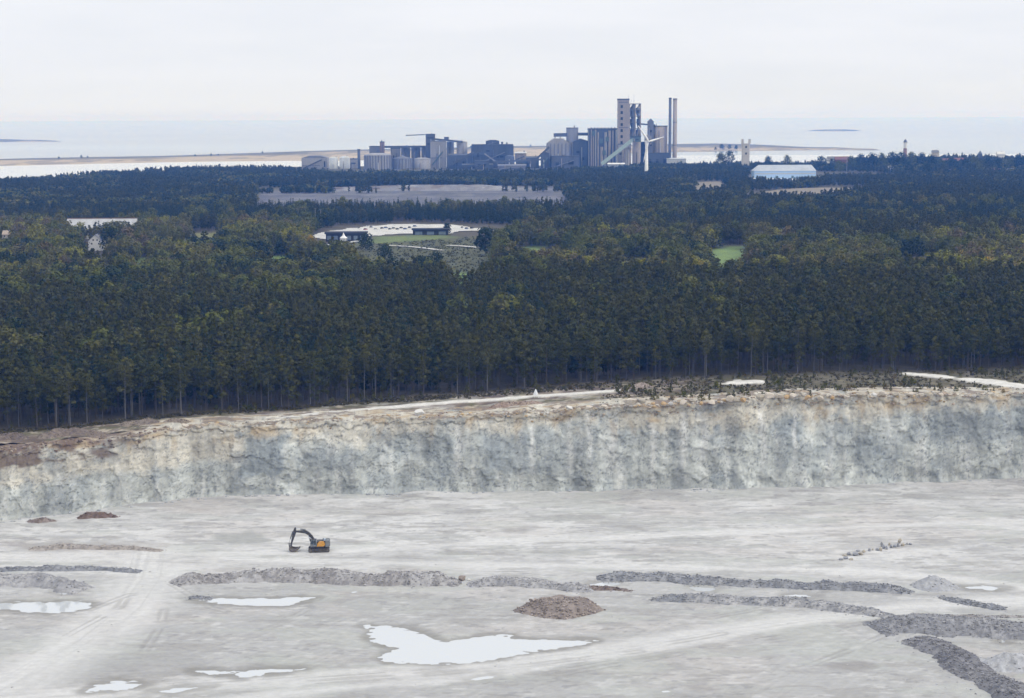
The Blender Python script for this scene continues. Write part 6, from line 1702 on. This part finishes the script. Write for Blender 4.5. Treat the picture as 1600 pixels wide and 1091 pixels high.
# broad trees standing among the town houses
for i, (x_, y_, hp) in enumerate(((1126, 252, 12), (1140, 252, 15), (1200, 254, 9), (1230, 254, 11), (1283, 257, 12), (1300, 259, 10), (1330, 258, 13), (1345, 256, 14), (1362, 256, 15), (1378, 255, 15), (1394, 254, 15), (1408, 255, 16), (1424, 254, 15), (1440, 254, 14), (1455, 256, 13), (1470, 258, 10), (1488, 260, 11), (1508, 259, 11), (1522, 258, 13), (1545, 258, 12), (1558, 259, 11), (1578, 258, 12), (1592, 258, 16), (1606, 258, 16), (1310, 262, 10), (1420, 263, 10), (1448, 266, 11), (1530, 265, 10))):
    Yt_ = 3250 - 4 * (y_ - 254) * 6; hp += 6; b_ = at_y(x_, y_ + 6, Yt_); bk_ = broad_kind('dark' if i % 3 else 'green', i % 2)
    plant('broadleaf_tree', bk_, float(b_[0]), Yt_, i * 2.1, hp * 1.05 / ppm(Yt_) / bk_[2], ('dark' if i % 3 else 'green') + ' rounded tree among the town houses on the right', 'tree', ('dark' if i % 3 else 'green') + ' trees among the town houses', float(b_[2]))

# ---- the visitor place in the clearing
NAVY = mat('dark_blue_boards', (.035, .04, .055), (.028, .032, .045), .3, .7); FLATR = mat('dark_felt_roof', (.05, .055, .07), (.04, .045, .06), .3, .9)
def lowbuilding(label, px0, px1, pt, pb, Y, depth, nwin, post=False, name='pavilion', cat='building'):
    x0, x1, z0, z1 = rect(px0, px1, pt, pb, Y, False); w = x1 - x0; h = z1 - z0 + 1
    t = empty(name, ((x0 + x1) / 2, Y, z0 - 1), 0, label, cat)
    mb = MB(); mb.box(-w / 2, w / 2, 0, depth, 0, h * .8); mb.build('wall', NAVY, t)
    mb = MB(); mb.box(-w / 2 - 1, w / 2 + 1, -1.2, depth + 1, h * .802, h); mb.build('roof', FLATR, t)
    for i in range(nwin):
        x = -w / 2 + w * (i + .5) / nwin; mb = MB(); mb.box(x - w / nwin * .3, x + w / nwin * .3, -.12, -.01, h * .2, h * .62); mb.build('window', mat('grey_glass', (.20, .25, .32), None, .3, .15) if i == 0 else bpy.data.materials['grey_glass'], t)
    return t
Yc = land_px([(545, 377)])[0][1]
lowbuilding('low dark building with large windows beside the yellow-green tree', 509, 571, 363, 376, Yc, 12, 6)
Ys = land_px([(675, 367)])[0][1]
lowbuilding('long dark shed along the edge of the white car park', 645, 700, 357.5, 367.5, Ys, 9, 3, name='shed', cat='shed')
Yn = Yc - 8; b = at_y(537, 376, Yn); k = ppm(Yn)
t = empty('tent', (float(b[0]), Yn, float(b[2]) - .5), 0, 'white pointed marquee tent in front of the low dark building', 'tent')
mb = MB(); mb.lathe(0, 0, [(3.4, 2.6), (1.2, 4.4), (.1, 7.2)], 6); mb.build('canopy', WHITE_M, t)
for k_ in range(6):
    a = k_ * math.pi / 3; mb = MB(); mb.tube((3.2 * math.cos(a), 3.2 * math.sin(a), 0), (3.2 * math.cos(a), 3.2 * math.sin(a), 2.7), .08, n=6); mb.build('leg', WHITE_M, t)
mb = MB(); mb.box(-2.6, 2.6, -2.0, -1.9, .3, 2.5); mb.build('wall', WHITE_M, t)

# cars
def car_mesh():
    body = MB(); body.prism_xz([(-2.2, .35), (2.2, .35), (2.25, .75), (1.2, .9), (-2.1, .95), (-2.25, .7)], -.88, .88)
    cab_ = MB(); cab_.prism_xz([(-1.9, .93), (1.15, .90), (.45, 1.45), (-1.4, 1.48)], -.78, .78)
    wh = []
    for x in (-1.4, 1.4):
        for y in (-.86, .70):
            w_ = MB(); w_.tube((x, y, .33), (x, y + .16, .33), .33, n=10); wh.append(w_)
    return body, cab_, wh
PAINT = {n: mat(n + '_car_paint', c, c, .5, .3, spec=.5) for n, c in (('black', (.02, .02, .024)), ('white', (.75, .75, .75)), ('blue', (.05, .09, .22)), ('red', (.30, .04, .03)), ('grey', (.18, .19, .2)))}
GLASSC = mat('car_glass', (.02, .025, .03), None, .5, .1); TYRE = mat('tyre_rubber', (.02, .02, .02), None, .5, .9)
bd, cb, ws = car_mesh(); proto = {}
def car(x, y, rz, colr, label, group):
    if colr not in proto:
        o = empty('parked_car', (x, y, 0), rz); b_ = bd.build('body', PAINT[colr], o); cb.build('window', GLASSC, o)
        for w_ in ws: w_.build('wheel', TYRE, o)
        proto[colr] = o
    else:
        o = copy_tree(proto[colr])
    o.location = (x, y, float(land_z(x, y)) + .36); o.rotation_euler = (0, 0, rz)
    tag(o, label, 'car', group)
CARS = [(597, 358.2), (603, 357.4), (609, 359.4), (615, 358.2), (621, 359.6), (627, 357.6), (633, 359.2), (580, 356.5), (587, 359.8), (640, 357), (648, 355), (571, 360), (575, 355), (722, 357), (729, 358.5), (737, 358), (561, 358.5)]
cols_ = ['black', 'blue', 'black', 'grey', 'black', 'black', 'blue', 'grey', 'white', 'black', 'blue', 'red', 'white', 'grey', 'blue', 'black', 'white']
for (x_, y_), c_ in zip(CARS, cols_):
    q = land_px([(x_, y_)])[0]
    right = x_ > 700
    car(q[0], q[1], random.uniform(1.0, 1.5), c_, c_ + ' car parked on the white gravel ' + ('right of the long dark shed' if right else 'left of the long dark shed'), c_ + ' cars parked ' + ('right' if right else 'left') + ' of the shed')

# two pale poles and a line of distant masts
def pole(px, pb, pt, Y, label, r=.28):
    b = at_y(px, pb, Y); z1 = float(at_y(px, pt, Y)[2]); z0 = float(b[2])
    t = empty('lamp_mast', (float(b[0]), Y, z0), 0, label, 'mast', None)
    mb = MB(); mb.tube((0, 0, 0), (0, 0, z1 - z0), r, r * .6, n=8); mb.build('pole', CONC, t)
    mb = MB(); mb.beam((-1.1, 0, z1 - z0), (1.1, 0, z1 - z0), .5, .35); mb.build('lamp_head', CONC3, t)
pole(493, 358, 326, 1560, 'left of two pale masts in front of the far pines')
pole(501.5, 358, 328, 1565, 'right of two pale masts in front of the far pines')
pole(1323, 270, 244, 3000, 'thin mast beside the wide red-roofed house', .35)

# round trees on the far spit
for i, (x_, y_, hp) in enumerate(((1128, 234, 9), (1140, 233.5, 8), (1150, 233.5, 7), (1118, 234.5, 5), (127, 247, 5), (137, 246.5, 3), (92, 248, 3), (330, 243.5, 3), (341, 243, 3), (305, 244.5, 2.5), (410, 240, 3), (758, 231, 3), (735, 231, 3), (829, 229, 3))):
    q = at_z(x_, y_, SEA_Z + 2); b = broad_kind('dark', i % 3)
    where = 'on the low spit left of the works' if x_ < 500 else ('on the low spit behind the works' if x_ < 900 else 'on the low spit right of the chimneys')
    plant('broadleaf_tree', b, float(q[0]), float(q[1]), i * 1.3, max(.6, hp / ppm(float(q[1])) / b[2]), 'dark tree ' + where, 'tree', 'trees ' + where, SEA_Z + 1)

# ================================================================== HAZE
hm = bpy.data.materials.new('haze_air'); hm.use_nodes = True; t = hm.node_tree
t.nodes.remove(t.nodes['Principled BSDF'])
pv = t.nodes.new('ShaderNodeVolumePrincipled')
pv.inputs['Color'].default_value = (.10, .32, 1.0, 1)
pv.inputs['Absorption Color'].default_value = (1, 1, 1, 1)
pv.inputs['Density'].default_value = HAZE if 'HAZE' in globals() else 0.9e-4
pv.inputs['Anisotropy'].default_value = 0.3
t.links.new(pv.outputs['Volume'], t.nodes['Material Output'].inputs['Volume'])
mb = MB(); mb.box(-30000, 30000, -1200, 61000, -30, 172)
hz = mb.build('haze', hm); tag(hz, 'thin blue haze over sea and forest', 'haze', kind='stuff')
